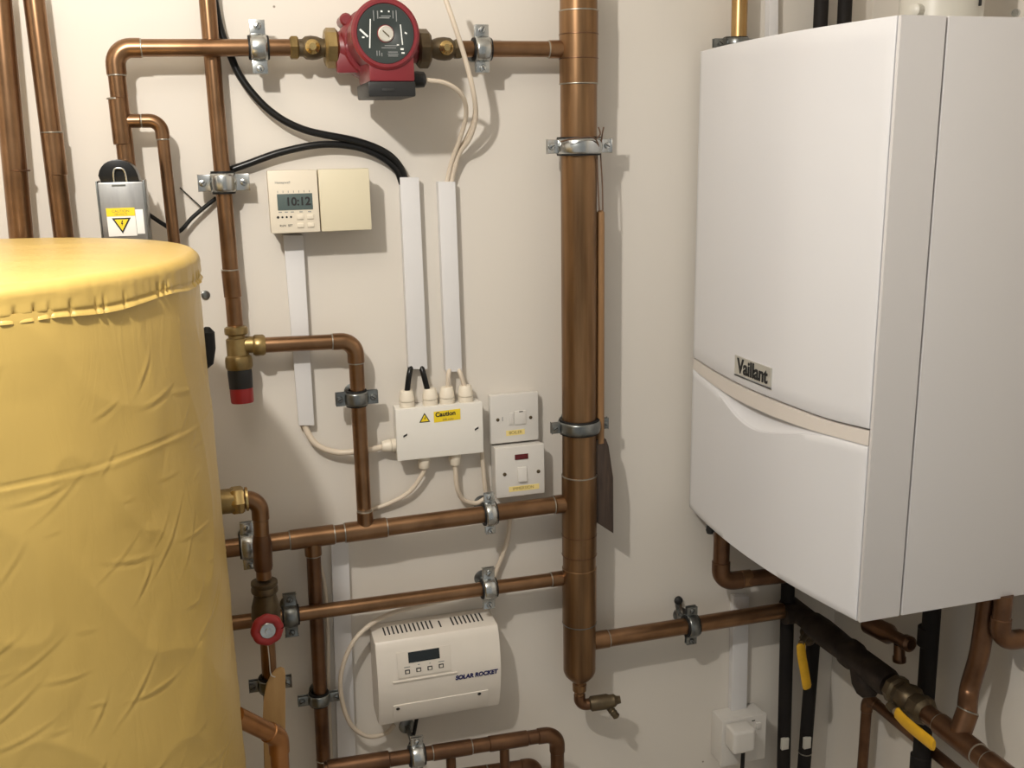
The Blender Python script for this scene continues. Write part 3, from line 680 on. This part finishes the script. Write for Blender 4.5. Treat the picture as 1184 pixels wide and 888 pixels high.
t.part('carrier_slot', MB().box(sp(602, 475.5, .002), (.006, .0006, .0013), 0), 'ink', f); t.part('outlet_mark', MB().box(sp(581, 484.5), (.0011, .0005, .0068), 0), 'ink_grey', f)
l_ = t.part('label', MB().box(sp(596, 500), (.030, .0004, .0085), 0, x=Vec((1, 0, .01))), 'tape', f, label='strip of yellow label tape'); t.text('lettering', 'BOILER', .0066, 'ink_brown', sp(596, 500, .0003), XA, ZA, l_)
t, f, sp = plate('immersion_switch', 'white switch with dark red neon and rocker, lower of the two wall switches', [(571, 519), (628.5, 513), (631, 569.5), (575, 577)], .034, .024, None)
for px, py in ((583.5, 548.5), (622.5, 545)):
    t.part('screw', MB().lathe([(.0030, 0), (.0030, .0006), (.002, .0012)], sp(px, py), YN, 12), 'brass_dark', f)
t.part('neon', MB().box(sp(603, 528), (.0215, .002, .0085), .0006), 'neon', f)
t.part('rocker', MB().box(sp(603.5, 548), (.0145, .007, .0228), .0015, y=Vec((0, 1, -.0)), z=Vec((0, .12, 1))), 'white', f)
l_ = t.part('label', MB().box(sp(606, 564), (.049, .0004, .0085), 0), 'tape', f, label='strip of yellow label tape'); t.text('lettering', 'IMMERSION', .0066, 'ink_brown', sp(605, 564, .0003), XA, ZA, l_)

# ------------------------------------------------------------ controller
cl, cr2 = P(432, 748, .06), P(574, 723.5, .06); bl_, br_ = P(440, 843, .055), P(578.5, 812.5, .055)
x0 = (cl.x+bl_.x)/2; x1 = (cr2.x+br_.x)/2; zs = (cl.z+cr2.z)/2; zb = (bl_.z+br_.z)/2
zt = (P(429, 728, .010).z+P(557, 704, .010).z)/2
t = Thing('heating_controller', 'cream white heating controller with dark display and blue lettering, low on the wall', 'controller', ((x0+x1)/2, -.001, zb))
prof = [(.001, zb+.003), (.040, zb), (.055, zb+.002)]
def fd(k): return .055+.006*k+.014*math.sin(math.pi*k)**1.0     # bulge of the front
N = 14
prof += [(fd(k/N), zb+.002+(zs-zb-.002)*k/N) for k in range(1, N+1)]
prof += [(.058, zs+.003), (.010, zt), (.001, zt)]
t.part('casing', MB().prism([Vec((x0, -y, z)) for y, z in prof], (x1-x0, 0, 0), .0022), 'controller', ang=30)
def cp(px, py, off=0.0):                    # point on the bulged front
    dd = .065
    for _ in range(6):
        p = P(px, py, dd); k = min(1, max(0, (p.z-zb-.002)/(zs-zb-.002))); dd = fd(k)
    k2 = min(1, k+.02); tn = Vec((0, -(fd(k2)-fd(max(0, k-.02))), (zs-zb)*(k2-max(0, k-.02)))).normalized()
    return Vec((p.x, -dd, p.z)) + XA.cross(tn)*off, tn
def cbox(name, px, py, w_, h_, m, off=.0004, th=.001, bev=.0003, par=None):
    p, tn = cp(px, py, off); return t.part(name, MB().box(p, (w_, th, h_), bev, x=XA, z=tn), m, par)
pnl = cbox('panel', 490.5, 765, .083, .040, 'controller_panel', .0002, .0014, .0004)
cbox('display', 490, 757.5, .0485, .0165, 'lcd_dark', .0011, .001, .0003, pnl)
for px, py in ((471, 776.5), (484, 774), (497, 772), (510, 769.5)):
    o = cbox('button', px, py, .0078, .0066, 'ink', .0011, .0016, .0008, pnl); cbox('button_top', px, py, .0046, .0038, 'controller_panel', .0022, .0006, .0002, pnl)
for px, py, w_ in ((470.5, 771.2, .009), (484, 768, .003), (497, 766.5, .002), (510, 764.5, .009)): cbox('printed_mark', px, py, w_, .0012, 'ink_grey', .0011, .0004, 0, pnl)
cbox('ridge', 491.5, 783, .100, .0022, 'controller', .0008, .003, .0008)
p, tn = cp(551, 780, .0005); t.text('lettering', 'SOLAR ROCKET', .0098, 'ink_blue', p, XA, tn, sx=.95, bold=.0005, shear=.12)
low = cbox('terminal_cover', 510, 815.5, (x1-x0)*.78, .034, 'controller', .0002, .0016, .0004)
for px, py in ((460, 819), (554, 801.5)):
    p, tn = cp(px, py, .0012); t.part('screw_hole', MB().lathe([(.0030, 0), (.0028, .0006)], p, XA.cross(tn), 14), 'ink', low)
zv0, zv1 = zt-(zt-zs)*.12, zt-(zt-zs)*.72
for i in range(24):
    if i in (12, 14, 15): continue
    fx = x0+(x1-x0)*(.10+.80*i/23.)
    ks = (.0, 1.) if i != 13 else (.2, 1.)
    def tp_(k): return Vec((fx, -(.010+(.058-.010)*(.12+.5*k)) - .0006, zt-(zt-zs-.003)*(.12+.5*k) + .0003))
    a, c = tp_(ks[0]), tp_(ks[1])
    t.part('vent_slot', MB().box((a+c)/2, (.0022, (c-a).length, .0008), 0, XA, (c-a)), 'ink')

# ------------------------------------------------------------ socket with plug
d = .042
q = [P(840, 833, d), P(886.5, 826, d), P(884, 878, d), P(838, 885, d)]
x0, x1 = q[0].x-.008, q[1].x; z1, z0 = (q[0].z+q[1].z)/2, (q[2].z+q[3].z)/2; cx, zc = (x0+x1)/2, (z0+z1)/2
t = Thing('wall_socket', 'white wall socket at the bottom edge below the short trunking', 'socket', (cx, -.001, z0))
t.part('back_box', MB().box((cx, -.017, zc), (x1-x0-.003, .034, z1-z0-.003), .002), 'white')
f = t.part('face_plate', MB().box((cx, -.038, zc), (x1-x0, .009, z1-z0), .002), 'white')
t.part('rocker', MB().box((P(876, 838, d).x, -.0435, P(876, 838, d).z), (.009, .005, .012), .001), 'white', f)
t.part('mark', MB().box((P(871, 833, d).x, -.0427, P(871, 833, d).z), (.006, .0005, .002), 0), 'ink', f)
pc_ = P(861, 858, .075)
t = Thing('plug', 'white plug top pushed into the wall socket at the bottom edge', 'plug', (pc_.x, -.0428, pc_.z))
t.part('body', MB().box((pc_.x, -.060, pc_.z), (.043, .034, .044), .007, seg=4), 'white')
t.part('cable', MB().tube([(pc_.x+.008, -.058, pc_.z-.02), (pc_.x+.008, -.056, pc_.z-.1)], .0038, 10), 'black_cable')

# ------------------------------------------------------------ hanging stick with dark paddle, right of the header
t = Thing('wooden_paddle', 'long wooden rod ending in a dark paddle, hanging on a cord right of the header', 'paddle', P(697, 510, .03))
sd = .055
s0, s1 = P(694.5, 243, sd), P(694, 512, sd)
t.part('rod', MB().lathe([(.003, 0), (.0055, .003), (.0058, .02), (.0062, (s1-s0).length)], s0, s1-s0, 14), 'wood_rod')
bl = [P(x, y, sd+.004) for x, y in ((687.5, 513), (691, 508), (701, 508), (704, 516), (709, 552), (709.5, 617), (688, 603))]
t.part('blade', MB().prism(bl, (0, .009, 0), .001), 'wood_dark')
t.part('cord', MB().tube(spline([P(693, 244, sd+.007), P(691.5, 215, .062), P(690.5, 180, .070), P(692, 168, .078), P(684, 158.5, .088), P(660, 161, .091), P(648.5, 164, .072)]), .0011, 8), 'cord')
t.part('cord', MB().tube(spline([P(697, 244, sd+.007), P(696.5, 215, .060), P(694.5, 178, .064), P(696, 158, .074), P(698, 147, .08)]), .0011, 8), 'cord')
t.part('cord', MB().tube(spline([P(690, 160, .078), P(694, 155, .08), P(692, 147, .082)]), .0010, 8), 'cord')

# ------------------------------------------------------------ cylinder connections
gd = .150
t = Thing('copper_pipe', 'copper pipe from the cylinder side elbow down through the red wheeled valve', 'pipe', P(302, 600, gd))
e = P(300, 575, gd); f_ = P(263, 577, .154)
s = Vec((-.1275, -.156, e.z))
ax = (P(314, 825, gd)-e).normalized()
def gp(py): 
    p = P(300, py, gd); return e + ax*((p-e).dot(ax))
run(t, [s, e, gp(669)], .0102, 'copper', rings=False); t.part('tube', MB().tube([gp(722), gp(850)], .0102), 'copper')
t.part('reducer', MB().lathe([(.0103, 0), (.0122, .008), (.0128, .014), (.0126, .045), (.0116, .05)], gp(618), ax, 22), 'copper_dark')
fv = Vec((f_.x, 0, e.z)); fdir = (e-s).normalized(); fo = s+fdir*((f_-s).dot(fdir))
v = Thing('cylinder_fitting', 'shiny brass compression fitting on the side of the yellow cylinder', 'fitting', fo)
v.part('nut', MB().nut(.0185, .018, fo+fdir*.012, fdir), 'brass_bright'); v.part('body', MB().lathe([(.0155, -.03), (.0165, 0), (.0165, .014)], fo-fdir*.006, fdir, 18), 'brass')
v.part('lip', MB().lathe([(.0128, 0), (.0160, .001), (.0160, .004), (.0128, .005)], fo+fdir*.0215, fdir, 20), 'brass_bright')
v = Thing('gate_valve', 'gate valve with a round red handwheel beside the cylinder', 'valve', gp(700))
b0 = gp(672)
v.part('body', MB().lathe([(.0135, 0), (.0175, .001), (.0178, .005), (.0165, .007), (.0178, .010), (.0178, .015), (.0150, .018), (.0150, .022), (.0185, .036), (.0195, .050), (.0185, .064), (.0150, .072)], b0, ax, 24), 'brass_dark')
wc = P(309, 728, .225); bonnet = gp(728)
v.part('bonnet', MB().lathe([(.014, 0), (.013, .03), (.009, .034), (.008, (wc-bonnet).length-.004)], bonnet, wc-bonnet, 18), 'brass_dark')
wn = Vec((.12, -1, .1)).normalized(); x_, y_, _ = frame(wn)
v.part('handwheel', MB().tube([wc + (x_*math.cos(2*math.pi*k/48)+y_*math.sin(2*math.pi*k/48))*(.0146+.0005*math.cos(2*math.pi*k/6)) for k in range(49)], .0062, 14, False).lathe([(.014, -.003), (.014, .003)], wc-wn*.001, wn, 24), 'red')
v.part('hub', MB().lathe([(.0112, 0), (.0112, .004), (.0095, .0058), (.004, .0064), (.0035, .008)], wc, wn, 20), 'zinc')
clamp(gp(792), ax, .0102, 'pipe clamp behind the pale wooden stirring stick', dark=True, w=.018, ear=.016)
t = Thing('copper_pipe', 'short copper elbow emerging from the cylinder at the bottom edge', 'pipe', P(322, 865, .26))
run(t, [Vec((-.027, -.29, P(272, 828, .29).z)), P(322, 852, .25), P(328, 960, .25)], .0118, 'copper_bright', rings=False)
# pale stirring stick on a string
t = Thing('stirring_stick', 'pale wooden stirring stick hanging on white string below the red handwheel', 'stick', P(320, 860, .19))
bl = [P(x, y, .19) for x, y in ((306, 905), (304, 830), (305, 808), (308, 792), (313, 781), (319, 774.5), (325, 772), (329, 774), (330, 780), (330, 905))]
t.part('blade', MB().prism(bl, (0, .004, 0), .0012), 'wood')
t.part('string', MB().tube(spline([P(309, 741, .205), P(311, 758, .196), P(313, 779, .193), P(318, 783, .1915)]), .0008, 6), 'string')

# ------------------------------------------------------------ boiler
B0, B1, ZB, ZT = -.459, -.018, 1.0076, 1.7276
def fx(y): return .700+.031*((y+.2)/.259)**2 if y < -.2 else .700+.013*((y+.2)/.18)**2
t = Thing('boiler', 'white wall hung gas boiler with a bowed front, right side of the room', 'boiler', (.86, -.24, ZB))
def onfront(px, py):
    x = .71
    for _ in range(8):
        p = PX(px, py, x); x = fx(max(B0, min(B1, p.y)))
    return p
def crv(pts):
    L = sorted([(onfront(*p).y, onfront(*p).z) for p in pts])
    def g(y):
        if y <= L[0][0]: a_, b_ = L[0], L[1]
        elif y >= L[-1][0]: a_, b_ = L[-2], L[-1]
        else:
            for a_, b_ in zip(L, L[1:]):
                if a_[0] <= y <= b_[0]: break
        i = L.index(a_); m0 = (L[i+1][1]-L[max(0, i-1)][1])/(L[i+1][0]-L[max(0, i-1)][0]); m1 = (L[min(len(L)-1, i+2)][1]-L[i][1])/(L[min(len(L)-1, i+2)][0]-L[i][0])
        h = b_[0]-a_[0]; s = (y-a_[0])/h
        if s < 0 or s > 1: return a_[1]+(b_[1]-a_[1])*s
        return (2*s**3-3*s*s+1)*a_[1]+(s**3-2*s*s+s)*h*m0+(-2*s**3+3*s*s)*b_[1]+(s**3-s*s)*h*m1
    return g
zU = crv([(806.6, 417.5), (856, 446), (906.7, 467.4), (957, 485.6), (1007, 498)])
zL = crv([(806.6, 432.5), (843, 458.5), (881, 477.5), (932, 497), (970, 508), (1006, 518)])
zP = crv([(806.6, 432.5), (828, 452), (851, 481), (869, 495), (889, 500.4), (922, 501), (952, 504), (1006, 518)])
def panel(lo, hi, rec=0.0, nu=44, nv=24, ya=B0+.0062, yb=B1, edge=.0014, th=.010, fun=None):
    mb = MB()
    def f(u, v):
        e_ = edge
        y = ya+(yb-ya)*u; z0_, z1_ = lo(y), hi(y)
        x = fx(y)+rec
        if u in (0, 1) or v in (0, 1): x += e_
        return Vec((x, y, z0_+(z1_-z0_)*v))
    us = [0, .006]+[.006+.988*k/nu for k in range(1, nu)]+[.994, 1]; vs_ = [0, .006]+[.006+.988*k/nv for k in range(1, nv)]+[.994, 1]
    vv = [[mb.bm.verts.new(f(u, v)) for v in vs_] for u in us]; bk = [[None]*len(vs_) for _ in us]
    for i in range(len(us)-1):
        for j in range(len(vs_)-1): mb.bm.faces.new((vv[i][j], vv[i+1][j], vv[i+1][j+1], vv[i][j+1]))
    bd = [(i, 0) for i in range(len(us))]+[(len(us)-1, j) for j in range(1, len(vs_))]+[(i, len(vs_)-1) for i in range(len(us)-2, -1, -1)]+[(0, j) for j in range(len(vs_)-2, 0, -1)]
    bb = [mb.bm.verts.new(vv[i][j].co+Vec((th, 0, 0))) for i, j in bd]
    for k in range(len(bd)):
        k2 = (k+1) % len(bd); mb.bm.faces.new((vv[bd[k][0]][bd[k][1]], vv[bd[k2][0]][bd[k2][1]], bb[k2], bb[k]))
    return mb
t.part('upper_door', panel(lambda y: zU(y)+.0014, lambda y: ZT), 'boiler', ang=50)
t.part('trim_band', panel(lambda y: zL(y)+.0013, lambda y: zU(y)-.0014, .0010, edge=.0006), 'boiler_band', ang=50)
t.part('lower_door', panel(lambda y: ZB, lambda y: zP(y)-.0002, 0, edge=.0015), 'boiler', ang=50)
def scoop(u, v):
    y = B0+.0062+(B1-B0-.0062)*u; a_, b_ = zP(y)-.001, zL(y)+.001; g = max(0, b_-a_-.002)
    return Vec((fx(y)+.003+.45*g*math.sin(min(1, v*1.25)*math.pi/2)**.8 if v < .97 else fx(y)+.004+.45*g, y, a_+(b_-a_)*v))
t.part('handle_scoop', MB().grid(scoop, 60, 14), 'boiler', ang=60)
def back(u, v):
    y = B0+.0048+(B1-B0-.0088)*u; return Vec((fx(y)+.0225, y, ZB+.004+(ZT-ZB-.008)*v))
t.part('seam_shade_sheet', MB().grid(back, 30, 2), 'seam_shade')  # dark sheet added behind the doors so the gaps read as shaded
# return of the front cover and casing behind it
def ring_profile(xa, xb, ya, yb): return [Vec((xa, ya, ZB)), Vec((xb, ya, ZB)), Vec((xb, yb, ZB)), Vec((xa, yb, ZB))]
XC = .7905
cov = [Vec((fx(B0)+.0004, B0-.0005, ZB)), Vec((XC-.0012, B0-.0005, ZB)), Vec((XC-.0012, B1+.001, ZB)), Vec((fx(B1)+.005, B1+.001, ZB))]
cov = [cov[0], cov[1], cov[2], cov[3]] + [Vec((fx(y)+.026, y, ZB)) for y in (-.06, -.12, -.2, -.3, -.4)] + [Vec((fx(B0)+.026, B0+.0045, ZB)), Vec((fx(B0)+.0004, B0+.0045, ZB))]
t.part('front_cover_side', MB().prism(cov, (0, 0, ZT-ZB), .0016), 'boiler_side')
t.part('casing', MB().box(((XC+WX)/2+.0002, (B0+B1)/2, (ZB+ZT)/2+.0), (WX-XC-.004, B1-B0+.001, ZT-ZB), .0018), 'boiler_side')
# badge
bc = onfront(870.5, 428.5); b1 = onfront(853, 421); b2_ = onfront(889, 436)
xd = Vec((fx(bc.y-.03)-fx(bc.y+.03), -.06, 0)).normalized(); up = ZA; nn = xd.cross(up)
bd_ = t.part('badge', MB().box(bc+nn*.0004, (.094, .0012, .026), .0004, x=xd, y=nn), 'chrome')
t.text('brand_name', 'Vaillant', .0295, 'ink', bc+nn*.0014-ZA*.001, xd, up, bd_, bold=.0006, sx=.90, ext=.0006)
t.part('badge_line', MB().box(bc+nn*.0006-ZA*.0155, (.096, .0014, .0014), 0, x=xd, y=nn), 'zinc_dark', bd_)
# feet / screws under the front corner
p = onfront(812, 612)
t.part('latch', MB().lathe([(.005, 0), (.007, .006), (.005, .012)], p+Vec((.02, .012, -.002)), -ZA, 12), 'ink')
t.part('drain_cap', MB().lathe([(.011, 0), (.012, .010), (.008, .016)], P(819, 606, .06)+Vec((.008, 0, .004)), -ZA, 16), 'zinc_dark')
# flue on top
fx_, fy_ = .905, -.27
p = PX(1088, 8, .90)
t2 = Thing('flue', 'ivory flue elbow base on top of the boiler at the upper edge', 'flue', (p.x, p.y, ZT+.001))
t2.part('turret', MB().lathe([(.058, 0), (.056, .004), (.050, .006), (.050, .22)], (p.x, p.y, ZT+.0006), ZA, 36), 'pvc')
t2.part('test_point', MB().lathe([(.008, 0), (.008, .012), (.005, .014)], Vec((p.x-.046, p.y-.018, ZT+.022)), Vec((-1, -.4, 0)), 14), 'pvc')
t2.part('test_cap', MB().lathe([(.0035, 0), (.0035, .012)], Vec((p.x-.056, p.y-.028, ZT+.012)), Vec((-1, -.4, -.3)), 10), 'ink')
t2.part('clip', MB().box(Vec((p.x+.018, p.y-.0475, ZT+.030)), (.003, .004, .010), .0008), 'ink')
t2.part('screw', MB().lathe([(.005, 0), (.005, .004)], Vec((WX-.03, p.y-.03, ZT+.02)), Vec((-1, -.3, 0)), 12), 'zinc')

# ------------------------------------------------------------ pipes above the boiler
t = Thing('copper_pipe', 'golden copper pipe rising behind the far top corner of the boiler', 'pipe', P(854, 60, .03))
a, c = P(856, -25, .03), P(853, 100, .03); run(t, [a, c], .0118, 'copper_gold')
clamp(P(852, 50, .03), ZA, .0118, 'pipe clamp on the golden pipe above the boiler corner', dark=True, w=.014, ear=.024)
trunk('pale vertical trunking right of the golden pipe above the boiler', (890, -20), (900, -20), (889, 90), (899, 90), .014)
for i, (px, lb) in enumerate(((951, 'left of two black pipes rising behind the top of the boiler'), (978.5, 'right of two black pipes rising behind the top of the boiler'))):
    single('black_pipe', MB().tube([P(px, -25, .03), P(px-4, 60, .03)], .0108, 18), 'foam', lb, 'pipe', P(px-4, 60, .03))
# ------------------------------------------------------------ pipework under the boiler
t = Thing('copper_pipe', 'copper elbow dropping from the far end of the boiler and turning right', 'pipe', P(836, 660, .06))
p0 = P(833.5, 660, .06); p0b = P(832.5, 600, .06); z_ = P(838, 672, .06).z
run(t, [Vec((p0.x, -.06, ZB-.0006)), Vec((p0.x, -.06, z_)), Vec((.93, -.075, z_))], .0135, 'copper_dark', rad=.022, rings=False)
ring(t, Vec((p0.x, -.06, z_+.033)), ZA, .0145); collar(t, Vec((p0.x+.037, -.062, z_)), Vec((p0.x+.055, -.063, z_)), .0135, 'copper', rings=False)
for (xa, ya, xb, yb, lb) in ((911, 680, 905, 920, 'black insulated pipe dropping beside the wall socket, left of two'), (941, 736, 927, 920, 'black insulated pipe behind the hanging yellow lever, right of two')):
    a, c = P(xa, ya, .035), P(xb, yb, .035)
    t = Thing('black_pipe', lb, 'pipe', c); t.part('tube', MB().tube([a+(a-c).normalized()*(.0 if xa > 920 else .2), c], .0118, 18), 'foam')
    py = 852; q = a+(c-a)*((py-ya)/(yb-ya)); 
    t.part('clip', MB().box(q+Vec((-.006, -.012, 0)), (.014, .006, .022), .001), 'pvc', label='pale pipe clip')
    if xa > 920: ring(t, a+(c-a)*((868-ya)/(yb-ya)), c-a, .0124)
DX, DZ = .912, .800
def dp(y): return Vec((DX, y, DZ))
t = Thing('return_pipe', 'thick dark pipe assembly running forward under the boiler to the lower right corner', 'pipe', dp(-.3))
t.part('tee', MB().lathe([(.0150, -.02), (.018, -.015), (.018, .07), (.0150, .075)], dp(-.03), YN, 22).lathe([(.017, 0), (.017, .03)], dp(-.05), -XA, 20), 'lagging_shade')  # copper tee coloured dark to paint in the shade under the boiler
t.part('lagged_section', MB().lathe([(.015, 0), (.021, .004), (.0225, .03), (.0215, .07), (.020, .10), (.0235, .105), (.0235, .12), (.0205, .125), (.0215, .16), (.022, .2), (.019, .21)], dp(-.09), YN, 24), 'lagging_shade')
t.part('strainer', MB().lathe([(.020, 0), (.0215, .03), (.017, .045), (.010, .052)], dp(-.230), Vec((-.1, -.55, -.8)), 20), 'lagging_shade')
t.part('union', MB().lathe([(.018, 0), (.0225, .004), (.0225, .014), (.019, .018), (.0195, .026), (.023, .030), (.023, .044), (.018, .05), (.0215, .058), (.0215, .072), (.016, .078)], dp(-.305), YN, 8), 'brass_dark')
t.part('tube', MB().tube([dp(-.37), dp(-.72)], .0140, 20), 'copper_dark')
tee(t, dp(-.445), YN, Vec((.40, .12, .88)), .0140, .0130, L=.075, Lb=.040, m='copper_dark'); 
collar(t, dp(-.50), dp(-.545), .0140, 'copper_dark'); ring(t, dp(-.56), YN, .0145)
# branch up from that pipe
tb = dp(-.445)
u1 = tb+Vec((.40, .12, .88)).normalized()*.035; u2 = PX(1121, 797, .945); u3 = PX(1131, 762, .950); u4 = PX(1136, 735, .952)
t = Thing('copper_pipe', 'copper pipe bending up from the lower right pipe into the underside of the boiler', 'pipe', u1)
t.part('tube', MB().tube(spline([u1, u2, u3, u4, Vec((u4.x, u4.y-.002, ZB-.0006))], 12), .0130, 18), 'copper_dark')
# valves with yellow levers
def lever(label, body_at, path, w_, body_r=.015, bd=YN):
    t = Thing('lever_valve', label, 'valve', body_at, None)
    t.part('body', MB().lathe([(body_r*.8, -.02), (body_r, -.012), (body_r*.85, -.008), (body_r, 0), (body_r*.85, .008), (body_r, .012), (body_r*.8, .02)], body_at, bd, 14), 'brass_dark')
    st = t.part('stem', MB().tube([body_at, path[0]], .005, 10), 'brass_dark')
    t.part('handle', MB().tube(spline(path, 8), [w_*.75]+[w_]*(8*(len(path)-1)-1)+[w_*.8], 14, sx=.38, sup=None), 'lever', label='yellow sleeved handle')
lever('valve with a hanging yellow lever in front of the right black pipe', P(934, 731, .05), [P(926, 744, .085), P(927, 758, .085), P(930, 775, .085), P(933.5, 796, .085)], .0085, .014, ZA)
lv0 = PX(1030, 816, .885)
lever('valve with a slanting yellow lever at the lower right', dp(-.352)+Vec((-.026, 0, -.010)), [PX(1036, 823, .875), PX(1045, 833, .875), PX(1060, 846, .875), PX(1080, 862, .875)], .0100, .007)
t = Thing('drain_valve', 'dark drain valve pointing forward under the boiler', 'valve', PX(1040, 745, .955))
a, c = PX(1005, 722, .955), PX(1046, 742, .955)
t.part('body', MB().lathe([(.016, 0), (.016, .05), (.010, .06), (.010, (c-a).length), (.0125, (c-a).length+.002), (.0125, (c-a).length+.012), (.008, (c-a).length+.016)], a, c-a, 16), 'copper_dark')
p = PX(1040, 745, .955); t.part('outlet', MB().lathe([(.0085, 0), (.0085, .018), (.010, .02), (.010, .028), (.006, .03)], p, Vec((0, -.1, -1)), 14), 'copper_dark')
# black insulated vertical pipe behind the valve
a, c = PX(1078, 690, .965), PX(1062, 920, .965); yv = (a.y+c.y)/2
t = Thing('black_pipe', 'thick black insulated pipe dropping from the boiler behind the lower right valve', 'pipe', (.965, yv, c.z))
t.part('tube', MB().tube([(.965, a.y, ZB+.002), (.965, c.y, c.z)], .0130, 18), 'foam')
m1 = PX(1074, 724, .965); t.part('sleeve', MB().lathe([(.0130, 0), (.0155, .002), (.0155, .03), (.0130, .032)], m1, (c-a), 18), 'foam')
m2 = PX(1065, 872, .965); t.part('sleeve', MB().lathe([(.0130, 0), (.0155, .002), (.0155, .05), (.0130, .052)], m2, (c-a), 18), 'foam')
# small pipe on the right wall
t = Thing('copper_pipe', 'thin dark copper pipe with an elbow on the right wall under the boiler', 'pipe', PX(1000, 806, .985))
e = PX(1003, 806, .985); run(t, [Vec((.985, e.y, e.z-.25)), e, Vec((.985, -.40, e.z))], .0088, 'copper_dark', rings=False)
# right-hand elbow
e = PX(1155, 742, .955)
t = Thing('copper_pipe', 'dark copper elbow under the boiler turning into the right wall at the picture edge', 'pipe', e)
run(t, [Vec((e.x, e.y, ZB+.003)), e, Vec((WX-.001, e.y-.005, e.z))], .0118, 'copper_dark', rings=False)

# small things on the wall beside the cylinder
single('wall_plug', MB().lathe([(.006, 0), (.006, .002), (.004, .003)], P(237.5, 341, .0005), Vec((.25, -1, 0)), 16), 'zinc_dark', 'small grey plug in the wall beside the cylinder rim', 'wall plug', P(237.5, 341, .0005))
p = P(239, 402, .16)
single('rubber_stop', MB().lathe([(.003, -.026), (.009, -.02), (.011, 0), (.009, .02), (.003, .026)], p, Vec((.12, 0, 1)), 18), 'rubber', 'black rubber lump peeping out behind the yellow cylinder, left of the bypass valve', 'stop', p)
